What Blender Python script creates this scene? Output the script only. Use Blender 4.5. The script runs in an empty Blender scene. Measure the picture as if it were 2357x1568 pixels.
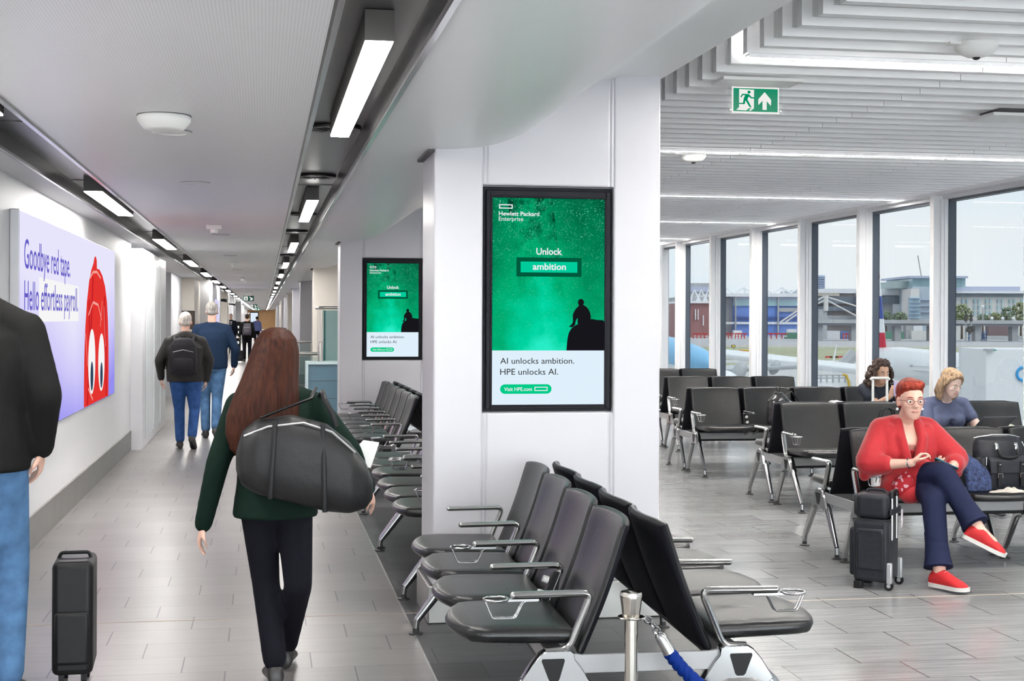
import bpy, bmesh, math, random
from mathutils import Vector, Matrix, Euler
random.seed(7)
S = bpy.context.scene
C = S.collection
PI = math.pi
# ---------------------------------------------------------------- camera
F_PX, W_PX, H_PX = 3270.0, 2357, 1568
YAW = math.atan((1178.5 - 607.0) / F_PX)
ROLL = 0.004
EYE = 1.65
cam_data = bpy.data.cameras.new('camera')
cam_data.sensor_fit = 'HORIZONTAL'
cam_data.sensor_width = 36.0
cam_data.lens = 36.0 * F_PX / W_PX
cam_data.shift_y = -(784.0 - (730.0 + 571.5 * math.sin(ROLL))) / W_PX
cam_data.clip_start = 0.05
cam_data.clip_end = 3000
cam = bpy.data.objects.new('camera', cam_data)
C.objects.link(cam)
cam.matrix_world = (Matrix.Translation((0, 0, EYE)) @ Matrix.Rotation(-YAW, 4, 'Z')
                    @ Matrix.Rotation(PI / 2, 4, 'X') @ Matrix.Rotation(ROLL, 4, 'Z'))
S.camera = cam
# ---------------------------------------------------------------- render look
S.view_settings.view_transform = 'Standard'
S.view_settings.look = 'None'
S.view_settings.gamma = 1.0
S.view_settings.use_curve_mapping = False
EXPO = 1.2
S.view_settings.exposure = EXPO
SELF = 2.0 ** -EXPO                      # self lit prints and screens, set against the exposure
cy = S.cycles
cy.max_bounces = 8
cy.diffuse_bounces = 6
cy.glossy_bounces = 4
cy.transmission_bounces = 4
cy.transparent_max_bounces = 10
cy.caustics_reflective = False
cy.caustics_refractive = False
cy.sample_clamp_indirect = 6.0
# ---------------------------------------------------------------- sky
w = bpy.data.worlds.new('sky')
S.world = w
w.use_nodes = True
nt = w.node_tree
for n in list(nt.nodes):
    nt.nodes.remove(n)
def N(t, ty, **kw):
    n = t.nodes.new(ty)
    for k, v in kw.items():
        setattr(n, k, v)
    return n
out = N(nt, 'ShaderNodeOutputWorld')
bg = N(nt, 'ShaderNodeBackground')
tc = N(nt, 'ShaderNodeTexCoord')
mp = N(nt, 'ShaderNodeMapping')
mp.inputs['Scale'].default_value = (1, 1, 3.2)
nz = N(nt, 'ShaderNodeTexNoise')
nz.inputs['Scale'].default_value = 3.2
nz.inputs['Detail'].default_value = 5
rp = N(nt, 'ShaderNodeValToRGB')
rp.color_ramp.elements[0].position = 0.42
rp.color_ramp.elements[0].color = (0.80, 0.89, 0.95, 1)
rp.color_ramp.elements[1].position = 0.62
rp.color_ramp.elements[1].color = (0.93, 0.94, 0.95, 1)
nt.links.new(tc.outputs['Generated'], mp.inputs['Vector'])
nt.links.new(mp.outputs['Vector'], nz.inputs['Vector'])
nt.links.new(nz.outputs['Fac'], rp.inputs['Fac'])
nt.links.new(rp.outputs['Color'], bg.inputs['Color'])
SKY = 5.5
bg.inputs['Strength'].default_value = SKY
nt.links.new(bg.outputs['Background'], out.inputs['Surface'])
sun_d = bpy.data.lights.new('sun', 'SUN')
sun_d.energy = 6.2
sun_d.angle = 0.6
sun_d.color = (1.0, 0.97, 0.92)
sun = bpy.data.objects.new('sun', sun_d)
sun.rotation_euler = Euler((math.radians(40), 0, math.radians(20)))
C.objects.link(sun)

# ---------------------------------------------------------------- materials
MATS = {}
def mat(name, col, rough=0.5, metal=0.0, spec=0.5, noise=0.0, nscale=8.0, stretch=(1, 1, 1), bump=0.0, bscale=60.0,
        emit=None, estr=0.0, coat=0.0, alpha=1.0, sheen=0.0):
    if name in MATS:
        return MATS[name]
    m = bpy.data.materials.new(name)
    m.use_nodes = True
    t = m.node_tree
    b = t.nodes['Principled BSDF']
    b.inputs['Base Color'].default_value = (*col, 1)
    b.inputs['Roughness'].default_value = rough
    b.inputs['Metallic'].default_value = metal
    b.inputs['Specular IOR Level'].default_value = spec
    b.inputs['Coat Weight'].default_value = coat
    b.inputs['Coat Roughness'].default_value = 0.12
    b.inputs['Sheen Weight'].default_value = sheen
    if emit:
        b.inputs['Emission Color'].default_value = (*emit, 1)
        b.inputs['Emission Strength'].default_value = estr
    tcn = N(t, 'ShaderNodeTexCoord')
    if noise > 0:
        mpn = N(t, 'ShaderNodeMapping')
        mpn.inputs['Scale'].default_value = stretch
        nn = N(t, 'ShaderNodeTexNoise')
        nn.inputs['Scale'].default_value = nscale
        nn.inputs['Detail'].default_value = 4
        cr = N(t, 'ShaderNodeValToRGB')
        cr.color_ramp.elements[0].position = 0.3
        cr.color_ramp.elements[1].position = 0.7
        cr.color_ramp.elements[0].color = (*[max(0, c * (1 - noise)) for c in col], 1)
        cr.color_ramp.elements[1].color = (*[min(1, c * (1 + noise)) for c in col], 1)
        t.links.new(tcn.outputs['Object'], mpn.inputs['Vector'])
        t.links.new(mpn.outputs['Vector'], nn.inputs['Vector'])
        t.links.new(nn.outputs['Fac'], cr.inputs['Fac'])
        t.links.new(cr.outputs['Color'], b.inputs['Base Color'])
    if bump > 0:
        n2 = N(t, 'ShaderNodeTexNoise')
        n2.inputs['Scale'].default_value = bscale
        n2.inputs['Detail'].default_value = 3
        bp = N(t, 'ShaderNodeBump')
        bp.inputs['Strength'].default_value = bump
        bp.inputs['Distance'].default_value = 0.01
        t.links.new(tcn.outputs['Object'], n2.inputs['Vector'])
        t.links.new(n2.outputs['Fac'], bp.inputs['Height'])
        t.links.new(bp.outputs['Normal'], b.inputs['Normal'])
    MATS[name] = m
    return m
def emat(name, col, strength=1.0):
    if name in MATS:
        return MATS[name]
    m = bpy.data.materials.new(name)
    m.use_nodes = True
    t = m.node_tree
    for n in list(t.nodes):
        t.nodes.remove(n)
    o = N(t, 'ShaderNodeOutputMaterial')
    e = N(t, 'ShaderNodeEmission')
    e.inputs['Color'].default_value = (*col, 1)
    e.inputs['Strength'].default_value = strength * (SELF if strength <= 1.0 else 1.0)
    t.links.new(e.outputs[0], o.inputs[0])
    MATS[name] = m
    return m
def glass_mat(name, tint=(0.97, 0.99, 0.99), refl=0.06, rough=0.0):
    m = bpy.data.materials.new(name)
    m.use_nodes = True
    t = m.node_tree
    for n in list(t.nodes):
        t.nodes.remove(n)
    o = N(t, 'ShaderNodeOutputMaterial')
    mx = N(t, 'ShaderNodeMixShader')
    tr = N(t, 'ShaderNodeBsdfTransparent')
    tr.inputs['Color'].default_value = (*tint, 1)
    gl = N(t, 'ShaderNodeBsdfGlossy')
    gl.inputs['Roughness'].default_value = rough
    mx.inputs[0].default_value = refl
    t.links.new(tr.outputs[0], mx.inputs[1])
    t.links.new(gl.outputs[0], mx.inputs[2])
    t.links.new(mx.outputs[0], o.inputs[0])
    MATS[name] = m
    return m
class G:                                    # tiny node-graph helper
    def __init__(s, name):
        s.m = bpy.data.materials.new(name)
        s.m.use_nodes = True
        s.t = s.m.node_tree
        s.b = s.t.nodes['Principled BSDF']
        s.tc = N(s.t, 'ShaderNodeTexCoord')
        MATS[name] = s.m
    def val(s, i, v):
        if isinstance(v, (int, float)):
            i.default_value = v
        elif isinstance(v, tuple):
            i.default_value = (*v, 1) if len(v) == 3 and i.type == 'RGBA' else v
        else:
            s.t.links.new(v, i)
    def math(s, op, a, b=0.0, c=0.0):
        n = N(s.t, 'ShaderNodeMath', operation=op)
        s.val(n.inputs[0], a); s.val(n.inputs[1], b); s.val(n.inputs[2], c)
        return n.outputs[0]
    def mix(s, f, a, b):
        n = N(s.t, 'ShaderNodeMix', data_type='RGBA')
        s.val(n.inputs[0], f); s.val(n.inputs[6], a); s.val(n.inputs[7], b)
        return n.outputs[2]
    def xyz(s):
        n = N(s.t, 'ShaderNodeSeparateXYZ')
        s.t.links.new(s.tc.outputs['Object'], n.inputs[0])
        return n.outputs
    def vec(s, x, y, z):
        n = N(s.t, 'ShaderNodeCombineXYZ')
        s.val(n.inputs[0], x); s.val(n.inputs[1], y); s.val(n.inputs[2], z)
        return n.outputs[0]
    def noise(s, v=None, scale=5.0, detail=3.0, rough=0.5):
        n = N(s.t, 'ShaderNodeTexNoise')
        s.t.links.new(v if v is not None else s.tc.outputs['Object'], n.inputs['Vector'])
        n.inputs['Scale'].default_value = scale
        n.inputs['Detail'].default_value = detail
        n.inputs['Roughness'].default_value = rough
        return n.outputs['Fac']
    def ramp(s, f, *st):
        n = N(s.t, 'ShaderNodeValToRGB')
        e = n.color_ramp.elements
        while len(e) < len(st):
            e.new(0.5)
        for k, (p, c) in enumerate(st):
            e[k].position = p
            e[k].color = (*c, 1) if isinstance(c, tuple) else (c, c, c, 1)
        s.val(n.inputs[0], f)
        return n.outputs[0]

# ---------------------------------------------------------------- mesh builder
class MB:
    def __init__(s):
        s.v = []; s.f = []; s.mi = []; s.cur = 0
    def add(s, vs, fs, M=None):
        o = len(s.v)
        for p in vs:
            p = Vector(p)
            s.v.append(M @ p if M is not None else p)
        for f in fs:
            s.f.append([o + i for i in f]); s.mi.append(s.cur)
        return s
    def box(s, x0, x1, y0, y1, z0, z1, M=None):
        return s.add([(x0, y0, z0), (x1, y0, z0), (x1, y1, z0), (x0, y1, z0), (x0, y0, z1), (x1, y0, z1), (x1, y1, z1), (x0, y1, z1)],
                     [(3, 2, 1, 0), (4, 5, 6, 7), (0, 1, 5, 4), (1, 2, 6, 5), (2, 3, 7, 6), (3, 0, 4, 7)], M)
    def prism(s, poly, a0, a1, plane='yz', M=None):
        n = len(poly)
        def mk(p, a):
            return {'yz': (a, p[0], p[1]), 'xz': (p[0], a, p[1]), 'xy': (p[0], p[1], a)}[plane]
        vs = [mk(p, a0) for p in poly] + [mk(p, a1) for p in poly]
        fs = [tuple(range(n))[::-1], tuple(range(n, 2 * n))] + [(i, (i + 1) % n, n + (i + 1) % n, n + i) for i in range(n)]
        return s.add(vs, fs, M)
    def rings(s, rings, cap=True, M=None, closed=False):
        n = len(rings[0]); vs = [p for r in rings for p in r]; fs = []
        m = len(rings)
        for k in range(m if closed else m - 1):
            a, b = k * n, ((k + 1) % m) * n
            for i in range(n):
                j = (i + 1) % n
                fs.append((a + i, a + j, b + j, b + i))
        if cap and not closed:
            fs.append(tuple(range(n))[::-1]); fs.append(tuple(range((m - 1) * n, m * n)))
        return s.add(vs, fs, M)
    def tube(s, pts, r, seg=8, M=None, closed=False, flat=1.0, up=None):
        pts = [Vector(p) for p in pts]; n = len(pts); rs = r if isinstance(r, (list, tuple)) else [r] * n
        rings = []; ref = Vector(up) if up else None
        for k, p in enumerate(pts):
            if closed:
                d = pts[(k + 1) % n] - pts[k - 1]
            else:
                d = pts[min(k + 1, n - 1)] - pts[max(k - 1, 0)]
            d.normalize()
            a = ref if ref is not None else (Vector((0, 0, 1)) if abs(d.z) < 0.9 else Vector((0, 1, 0)))
            x = d.cross(a)
            if x.length < 1e-4:
                x = d.cross(Vector((1, 0.2, 0)))
            x.normalize(); y = x.cross(d)
            if ref is None and rings:
                x = (px - d * px.dot(d)).normalized(); y = x.cross(d)
            px = x
            rings.append([p + x * (math.cos(t) * rs[k]) + y * (math.sin(t) * rs[k] * flat)
                          for t in [2 * PI * i / seg for i in range(seg)]])
        return s.rings(rings, True, M, closed)
    def lathe(s, prof, seg=24, M=None):
        return s.rings([[(r * math.cos(2 * PI * i / seg), r * math.sin(2 * PI * i / seg), z) for i in range(seg)] for r, z in prof], True, M)
    def ball(s, c, r, seg=14, rg=9, M=None):
        rx, ry, rz = r if isinstance(r, (list, tuple)) else (r, r, r)
        T = Matrix.Translation(c) @ (M if M is not None else Matrix.Identity(4))
        pr = []
        for k in range(rg):
            a = -PI / 2 + PI * (k + 0.35) / (rg - 0.3)
            pr.append([(rx * math.cos(a) * math.cos(2 * PI * i / seg), ry * math.cos(a) * math.sin(2 * PI * i / seg), rz * math.sin(a)) for i in range(seg)])
        return s.rings(pr, True, T)
    def cone(s, a, ra, b, rb, seg=12):      # round-ended tapered limb
        a, b = Vector(a), Vector(b); d = (b - a)
        L = d.length; d.normalize()
        st = [(-ra * .95, ra * .3), (-ra * .6, ra * .8), (0, ra), (L, rb), (L + rb * .6, rb * .8), (L + rb * .95, rb * .3)]
        q = d.to_track_quat('Z', 'Y').to_matrix().to_4x4()
        return s.rings([[(r * math.cos(2 * PI * i / seg), r * math.sin(2 * PI * i / seg), z) for i in range(seg)] for z, r in st], True, Matrix.Translation(a) @ q)
    def chain(s, pts, rs, seg=12):
        for k in range(len(pts) - 1):
            s.cone(pts[k], rs[k], pts[k + 1], rs[k + 1], seg)
        return s
    def loft(s, rs, seg=20, M=None):        # (centre, rx, ry[, tilt]) elliptical stack
        R = []
        for c, rx, ry, *t in rs:
            t = t[0] if t else 0.0
            R.append([(c[0] + rx * math.cos(a), c[1] + ry * math.sin(a) * math.cos(t), c[2] + ry * math.sin(a) * math.sin(t))
                      for a in [2 * PI * i / seg for i in range(seg)]])
        return s.rings(R, True, M)
    def pillow(s, f, us, vs, M=None):       # f(u,v,side)->point ; closed two-sided sheet
        nu, nv = len(us), len(vs)
        A = [f(u, v, 1) for v in vs for u in us]; B = [f(u, v, -1) for v in vs for u in us]
        n = nu * nv; fs = []
        for j in range(nv - 1):
            for i in range(nu - 1):
                a = j * nu + i
                fs.append((a, a + 1, a + nu + 1, a + nu)); fs.append((n + a, n + a + nu, n + a + nu + 1, n + a + 1))
        for i in range(nu - 1):
            fs.append((i + 1, i, n + i, n + i + 1)); b = (nv - 1) * nu + i
            fs.append((b, b + 1, n + b + 1, n + b))
        for j in range(nv - 1):
            a = j * nu; b = a + nu
            fs.append((a, b, n + b, n + a)); a += nu - 1; b += nu - 1
            fs.append((b, a, n + a, n + b))
        return s.add(A + B, fs, M)
    def mesh(s, name, mats, smooth=40):
        me = bpy.data.meshes.new(name)
        me.from_pydata([tuple(p) for p in s.v], [], s.f)
        for m in (mats if isinstance(mats, (list, tuple)) else [mats]):
            me.materials.append(m)
        if any(s.mi):
            me.polygons.foreach_set('material_index', s.mi)
        bm = bmesh.new(); bm.from_mesh(me)
        bmesh.ops.recalc_face_normals(bm, faces=bm.faces)
        bm.to_mesh(me); bm.free()
        if smooth:
            me.polygons.foreach_set('use_smooth', [True] * len(me.polygons))
            me.set_sharp_from_angle(angle=math.radians(smooth))
        me.update()
        return me
    def build(s, name, mats, parent=None, smooth=40, bevel=0.0, seg=2):
        o = bpy.data.objects.new(name, s.mesh(name, mats, smooth))
        C.objects.link(o)
        if parent is not None:
            o.parent = parent
        if bevel:
            b = o.modifiers.new('bevel', 'BEVEL'); b.width = bevel; b.segments = seg; b.limit_method = 'ANGLE'; b.angle_limit = 0.6
            b.harden_normals = False
        return o
def tag(o, label=None, cat=None, group=None, kind=None):
    if label: o['label'] = label
    if cat: o['category'] = cat
    if group: o['group'] = group
    if kind: o['kind'] = kind
    return o
def thing(name, label, cat, loc=(0, 0, 0), rz=0.0, group=None):
    o = bpy.data.objects.new(name, None)
    C.objects.link(o)
    o.location = loc; o.rotation_euler = (0, 0, rz)
    o.empty_display_size = 0.1
    return tag(o, label, cat, group)
def struct(name, mb, m, parent=None, **kw):
    return tag(mb.build(name, m, parent, **kw), kind='structure')
KIDS = {}
def copy_tree(o, parent=None):
    c = o.copy(); C.objects.link(c)
    if parent is not None:
        c.parent = parent
    for ch in [x for x in bpy.data.objects if x.parent == o]:
        copy_tree(ch, c)
    return c
def dup(o, loc, rz=None, label=None, group=None):
    c = copy_tree(o); c.location = loc
    if rz is not None: c.rotation_euler = (0, 0, rz)
    if label: c['label'] = label
    if group: c['group'] = group
    return c
def remeshed(mb, name, m, parent=None, voxel=0.012, smooth=4, sub=False):
    me = mb.mesh(name, m, 0)
    o = bpy.data.objects.new(name, me); C.objects.link(o)
    r = o.modifiers.new('r', 'REMESH'); r.mode = 'VOXEL'; r.voxel_size = voxel
    if smooth:
        q = o.modifiers.new('s', 'SMOOTH'); q.iterations = smooth; q.factor = 0.5
    dg = bpy.context.evaluated_depsgraph_get(); dg.update()
    new = bpy.data.meshes.new_from_object(o.evaluated_get(dg))
    o.modifiers.clear()
    old = o.data; o.data = new
    bpy.data.meshes.remove(old)
    new.name = name
    if not new.materials:
        new.materials.append(m)
    new.polygons.foreach_set('use_smooth', [True] * len(new.polygons))
    new.update()
    if parent is not None:
        o.parent = parent
    return o
def text(s, size, m, parent, M, name='lettering', bold=0.0, sx=1.0, align='LEFT', spacing=1.0):
    cu = bpy.data.curves.new(name, 'FONT')
    cu.body = s; cu.size = size; cu.offset = bold; cu.extrude = 0.0006; cu.align_x = align; cu.space_character = spacing
    cu.resolution_u = 3
    cu.materials.append(m)
    t = bpy.data.objects.new(name, cu); C.objects.link(t)
    dg = bpy.context.evaluated_depsgraph_get(); dg.update()
    me = bpy.data.meshes.new_from_object(t.evaluated_get(dg))
    bpy.data.objects.remove(t); bpy.data.curves.remove(cu)
    me.transform(M @ Matrix.Diagonal((sx, 1, 1, 1)))
    o = bpy.data.objects.new(name, me); C.objects.link(o)
    if not me.materials: me.materials.append(m)
    if parent is not None: o.parent = parent
    return o
def arc(c, r, a0, a1, n, plane='yz', x=0.0):
    o = []
    for i in range(n + 1):
        a = a0 + (a1 - a0) * i / n
        p, q = c[0] + r * math.cos(a), c[1] + r * math.sin(a)
        o.append({'yz': (x, p, q), 'xz': (p, x, q), 'xy': (p, q, x)}[plane])
    return o
def fillet(pts, r, n=4):                     # round the inner corners of a polyline
    pts = [Vector(p) for p in pts]; o = [pts[0]]
    for k in range(1, len(pts) - 1):
        a, b, c = pts[k - 1], pts[k], pts[k + 1]
        d1 = (a - b); d2 = (c - b)
        rr = min(r, d1.length * .45, d2.length * .45)
        p, q = b + d1.normalized() * rr, b + d2.normalized() * rr
        for i in range(n + 1):
            t = i / n
            o.append(p * (1 - t) ** 2 + b * 2 * t * (1 - t) + q * t * t)
    o.append(pts[-1])
    return o
# ================================================================ materials used by the building
def floor_mat(name, base, var, streak, mortar, rough, spec=0.5):
    g = G(name)
    x, y, z = g.xyz()
    row = g.math('FLOOR', g.math('DIVIDE', g.math('SUBTRACT', 6.43, y), 0.312))
    xs = g.math('DIVIDE', g.math('ADD', g.math('SUBTRACT', x, 0.03), g.math('MULTIPLY', row, -0.2)), 0.6)
    fx = g.math('FRACT', xs)
    fy = g.math('FRACT', g.math('DIVIDE', g.math('SUBTRACT', 6.43, y), 0.312))
    def edge(f, wd):
        return g.math('LESS_THAN', g.math('MINIMUM', f, g.math('SUBTRACT', 1.0, f)), wd)
    m = g.math('MAXIMUM', edge(fx, 0.0055), g.math('MULTIPLY', edge(fy, 0.006), 0.75))
    tid = g.vec(g.math('FLOOR', xs), row, 0.0)
    wn = N(g.t, 'ShaderNodeTexWhiteNoise', noise_dimensions='3D')
    g.t.links.new(tid, wn.inputs['Vector'])
    st = g.noise(g.vec(g.math('MULTIPLY', x, 2.2), g.math('ADD', g.math('MULTIPLY', y, 38.0), g.math('MULTIPLY', wn.outputs['Value'], 50.0)), 0.0), 1.0, 5.0, 0.65)
    cl = g.noise(None, 1.3, 3.0)
    v = g.math('ADD', g.math('MULTIPLY', g.math('SUBTRACT', wn.outputs['Value'], 0.5), var), g.math('MULTIPLY', g.math('SUBTRACT', cl, 0.5), 0.25))
    dk = tuple(c * (1 - streak) for c in base); lt = tuple(min(1, c * (1 + streak)) for c in base)
    col = g.ramp(g.math('ADD', st, v), (0.3, dk), (0.55, base), (0.78, lt))
    col = g.mix(m, col, mortar)
    g.val(g.b.inputs['Base Color'], col)
    g.val(g.b.inputs['Roughness'], g.math('ADD', rough, g.math('MULTIPLY', st, 0.12)))
    g.b.inputs['Specular IOR Level'].default_value = spec
    bp = N(g.t, 'ShaderNodeBump'); bp.inputs['Strength'].default_value = 0.25; bp.inputs['Distance'].default_value = 0.002
    g.val(bp.inputs['Height'], g.math('SUBTRACT', g.math('MULTIPLY', st, 0.4), m))
    g.t.links.new(bp.outputs[0], g.b.inputs['Normal'])
    return g.m
M_FLOORC = floor_mat('corridor tile', (0.25, 0.237, 0.232), 0.2, 0.2, (0.055, 0.05, 0.055), 0.24)
M_FLOOR_SHADED = floor_mat('lounge tile with painted shade', (0.075, 0.075, 0.08), 0.3, 0.55, (0.02, 0.02, 0.02), 0.3, 0.2)  # lounge tile again, with the shade round columns and benches put into its colour
M_WALL = mat('white lacquer', (0.87, 0.87, 0.895), 0.34, noise=0.015, nscale=2)
M_WALL2 = mat('white paint', (0.83, 0.83, 0.845), 0.5, noise=0.01, nscale=2)
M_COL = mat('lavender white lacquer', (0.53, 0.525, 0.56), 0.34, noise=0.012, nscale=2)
M_SOFF = mat('bright white lacquer', (0.91, 0.91, 0.925), 0.36)
M_DOORW = mat('white door paint', (0.80, 0.84, 0.87), 0.3, noise=0.01, nscale=2)
M_BEIGE = mat('warm white paint', (0.80, 0.75, 0.68), 0.5, noise=0.015, nscale=2)
M_GREYW = mat('pale grey paint', (0.68, 0.69, 0.72), 0.45, noise=0.015, nscale=2)
M_SHADOW = mat('shadow gap', (0.06, 0.06, 0.065), 0.6)
M_STEEL = mat('brushed steel', (0.62, 0.60, 0.57), 0.3, 1.0, noise=0.06, nscale=4, stretch=(2, 2, 60))
M_PLINTH = mat('plinth steel', (0.36, 0.355, 0.34), 0.38, 0.85, noise=0.06, nscale=3)
M_CHROME = mat('polished aluminium', (0.44, 0.44, 0.445), 0.17, 1.0)
M_TROUGH = mat('dark metal channel', (0.085, 0.083, 0.085), 0.3, 0.7, noise=0.08, nscale=2)
M_LIP = mat('silver lip', (0.6, 0.61, 0.62), 0.2, 1.0)
M_BLACK = mat('black plastic', (0.006, 0.006, 0.007), 0.45, spec=0.25)
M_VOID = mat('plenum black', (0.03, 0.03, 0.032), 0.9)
M_WHITEP = mat('white plastic', (0.82, 0.82, 0.80), 0.35)
M_GREYM = mat('grey metal', (0.42, 0.43, 0.44), 0.4, 0.6)
M_WOOD = None
def wood_mat(name, a, b, sc=(14, 14, 0.9)):
    g = G(name)
    mpn = N(g.t, 'ShaderNodeMapping'); mpn.inputs['Scale'].default_value = sc
    g.t.links.new(g.tc.outputs['Object'], mpn.inputs['Vector'])
    n = g.noise(mpn.outputs[0], 1.5, 5.0, 0.6)
    g.val(g.b.inputs['Base Color'], g.ramp(n, (0.3, a), (0.7, b)))
    g.b.inputs['Roughness'].default_value = 0.45
    return g.m
M_PINKW = wood_mat('pale birch', (0.74, 0.58, 0.50), (0.83, 0.69, 0.61))
M_OAK = wood_mat('golden oak', (0.50, 0.28, 0.11), (0.66, 0.40, 0.18))
def perf_mat(name, light, dark, sx, sz, ax=(0, 2), hole=0.28):
    g = G(name); c = g.xyz()
    a = g.math('SUBTRACT', g.math('FRACT', g.math('MULTIPLY', c[ax[0]], sx)), 0.5)
    b = g.math('SUBTRACT', g.math('FRACT', g.math('MULTIPLY', c[ax[1]], sz)), 0.5)
    d = g.math('SQRT', g.math('ADD', g.math('MULTIPLY', a, a), g.math('MULTIPLY', b, b)))
    g.val(g.b.inputs['Base Color'], g.mix(g.math('LESS_THAN', d, hole), light, dark))
    g.b.inputs['Roughness'].default_value = 0.45
    return g.m
M_BAFPERF = perf_mat('perforated baffle', (0.66, 0.67, 0.67), (0.34, 0.36, 0.36), 120, 120)
M_BAFFLE = mat('white baffle frame', (0.9, 0.9, 0.91), 0.35)
def ceil_mat():
    g = G('perforated ceiling'); x, y, z = g.xyz()
    fy = g.math('FRACT', g.math('DIVIDE', y, 0.51))
    jt = g.math('LESS_THAN', g.math('MINIMUM', fy, g.math('SUBTRACT', 1.0, fy)), 0.008)
    a = g.math('FRACT', g.math('MULTIPLY', x, 90)); b = g.math('FRACT', g.math('MULTIPLY', y, 90))
    hole = g.math('MULTIPLY', g.math('LESS_THAN', a, 0.42), g.math('LESS_THAN', b, 0.6))
    col = g.mix(hole, (0.92, 0.915, 0.93), (0.76, 0.76, 0.78))
    col = g.mix(jt, col, (0.90, 0.90, 0.91))
    g.val(g.b.inputs['Base Color'], col)
    g.b.inputs['Roughness'].default_value = 0.38
    bp = N(g.t, 'ShaderNodeBump'); bp.inputs['Strength'].default_value = 0.35; bp.inputs['Distance'].default_value = 0.02
    pr = g.math('MULTIPLY', g.math('SUBTRACT', fy, 0.5), g.math('SUBTRACT', fy, 0.5))
    g.val(bp.inputs['Height'], pr)
    g.t.links.new(bp.outputs[0], g.b.inputs['Normal'])
    return g.m
M_CEIL = ceil_mat()
M_GLASS = glass_mat('window glass', (0.267, 0.276, 0.280), 0.022)
M_GLASSC = glass_mat('clear glass', (0.97, 0.98, 0.98), 0.04)
M_BGLASS = glass_mat('balustrade glass', (0.86, 0.93, 0.92), 0.08)
M_LAMP = emat("lamp diffuser", (1.0, 0.97, 0.93), 25.0)
M_UPLIGHT_ADD = emat('added uplight', (1.0, 0.97, 0.93), 330.0)  # hidden upward emitter, added to brighten the slats
M_LAMPL = emat("slim lamp diffuser", (1.0, 0.96, 0.90), 110.0)
ZC = 2.56
YE = 185.0
# ================================================================ floor, walls, ceilings
struct('floor', MB().box(-3.2, 0.775, -3.5, YE, -0.3, 0), M_FLOORC, smooth=0)
M_FLOORL = floor_mat('grey lounge tile', (0.29, 0.295, 0.30), 0.16, 0.28, (0.06, 0.06, 0.06), 0.13, 0.8)
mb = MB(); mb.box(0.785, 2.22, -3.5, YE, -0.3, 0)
struct('floor.001', mb, M_FLOOR_SHADED, smooth=0)
struct('floor.002', MB().box(2.22, 7.18, -3.5, 24.7, -0.3, 0), M_FLOORL, smooth=0)
struct('trim_1', MB().box(0.775, 0.785, -3.5, YE, -0.05, 0.0015), M_STEEL, smooth=0)
struct('trim_2', MB().box(-1.6, 6.98, 7.90, 7.912, -0.02, 0.0015), mat('tan sealant', (0.42, 0.35, 0.28), 0.6), smooth=0)
mb = MB(); mb.box(-1.9, -1.62, -3.5, 18.15, 0.24, 2.6)
struct('wall_left', mb, M_WALL2, smooth=0)
struct('baseboard_left', MB().box(-1.9, -1.607, -3.5, 18.12, 0, 0.24), M_PLINTH, bevel=0.004)
# doors bay on the left
mb = MB(); mb.box(-2.4, -1.475, 18.15, 22.3, 0, 2.5); mb.box(-1.75, -1.475, 18.13, 18.15, 0.0, 0.1)
struct('wall_left.001', mb, M_WALL, smooth=0, bevel=0.01)
for k, (a, b) in enumerate(((18.55, 19.75), (19.85, 20.95), (21.05, 22.1))):
    d = struct('door_%d' % (k + 1), MB().box(-1.478, -1.462, a, b, 0.12, 2.36), M_DOORW, smooth=0, bevel=0.004)
    mb = MB(); mb.box(-1.4775, -1.4735, a - .012, a - .002, 0.1, 2.38); mb.box(-1.4775, -1.4735, b + .002, b + .012, 0.1, 2.38)
    struct('door_seam', mb, M_SHADOW, d, smooth=0)
struct('trim_3', MB().box(-1.72, -1.49, 18.10, 18.132, 0, 0.1), M_WALL, smooth=0)
# the piers further down on the left: (x0, x1, y0, y1, material)
for k, (x0, x1, y0, y1, m) in enumerate(((-3.0, -2.35, 22.3, 30, M_WALL2), (-3.0, -1.88, 30, 34, M_GREYW), (-3.0, -1.60, 34, 37, M_BEIGE),
                                         (-3.0, -1.37, 37, 47, M_GREYW), (-3.0, -1.95, 47, 54, M_WALL2), (-3.0, -1.34, 54, 57, M_BEIGE),
                                         (-3.0, -1.7, 57, 66, M_WALL2), (-3.0, -1.36, 66, 70, M_GREYW), (-3.0, -1.7, 70, 88, M_WALL2),
                                         (-3.0, -1.36, 88, 92, M_GREYW), (-3.0, -1.6, 92, 120, M_WALL2), (-3.0, -2.05, 120, YE, M_GREYW))):
    struct('wall_left.%03d' % (k + 2), MB().box(x0, x1, y0, y1, 0, 2.6), m, smooth=0)
struct('trim_4', MB().box(-3.0, -2.34, 22.3, 30, 0, 0.24), M_PLINTH, smooth=0)
# end of the pier
struct('wall_end', MB().box(-3.2, 2.4, YE, YE + .3, 0, 2.7), M_OAK, smooth=0)
# corridor ceiling
struct('ceiling', MB().box(-1.095, 0.197, -3.5, YE, ZC, ZC + .04), M_CEIL, smooth=0)
struct('ceiling.001', MB().box(-3.2, -1.43, -3.5, YE, ZC, ZC + .04), M_WALL2, smooth=0)
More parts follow.
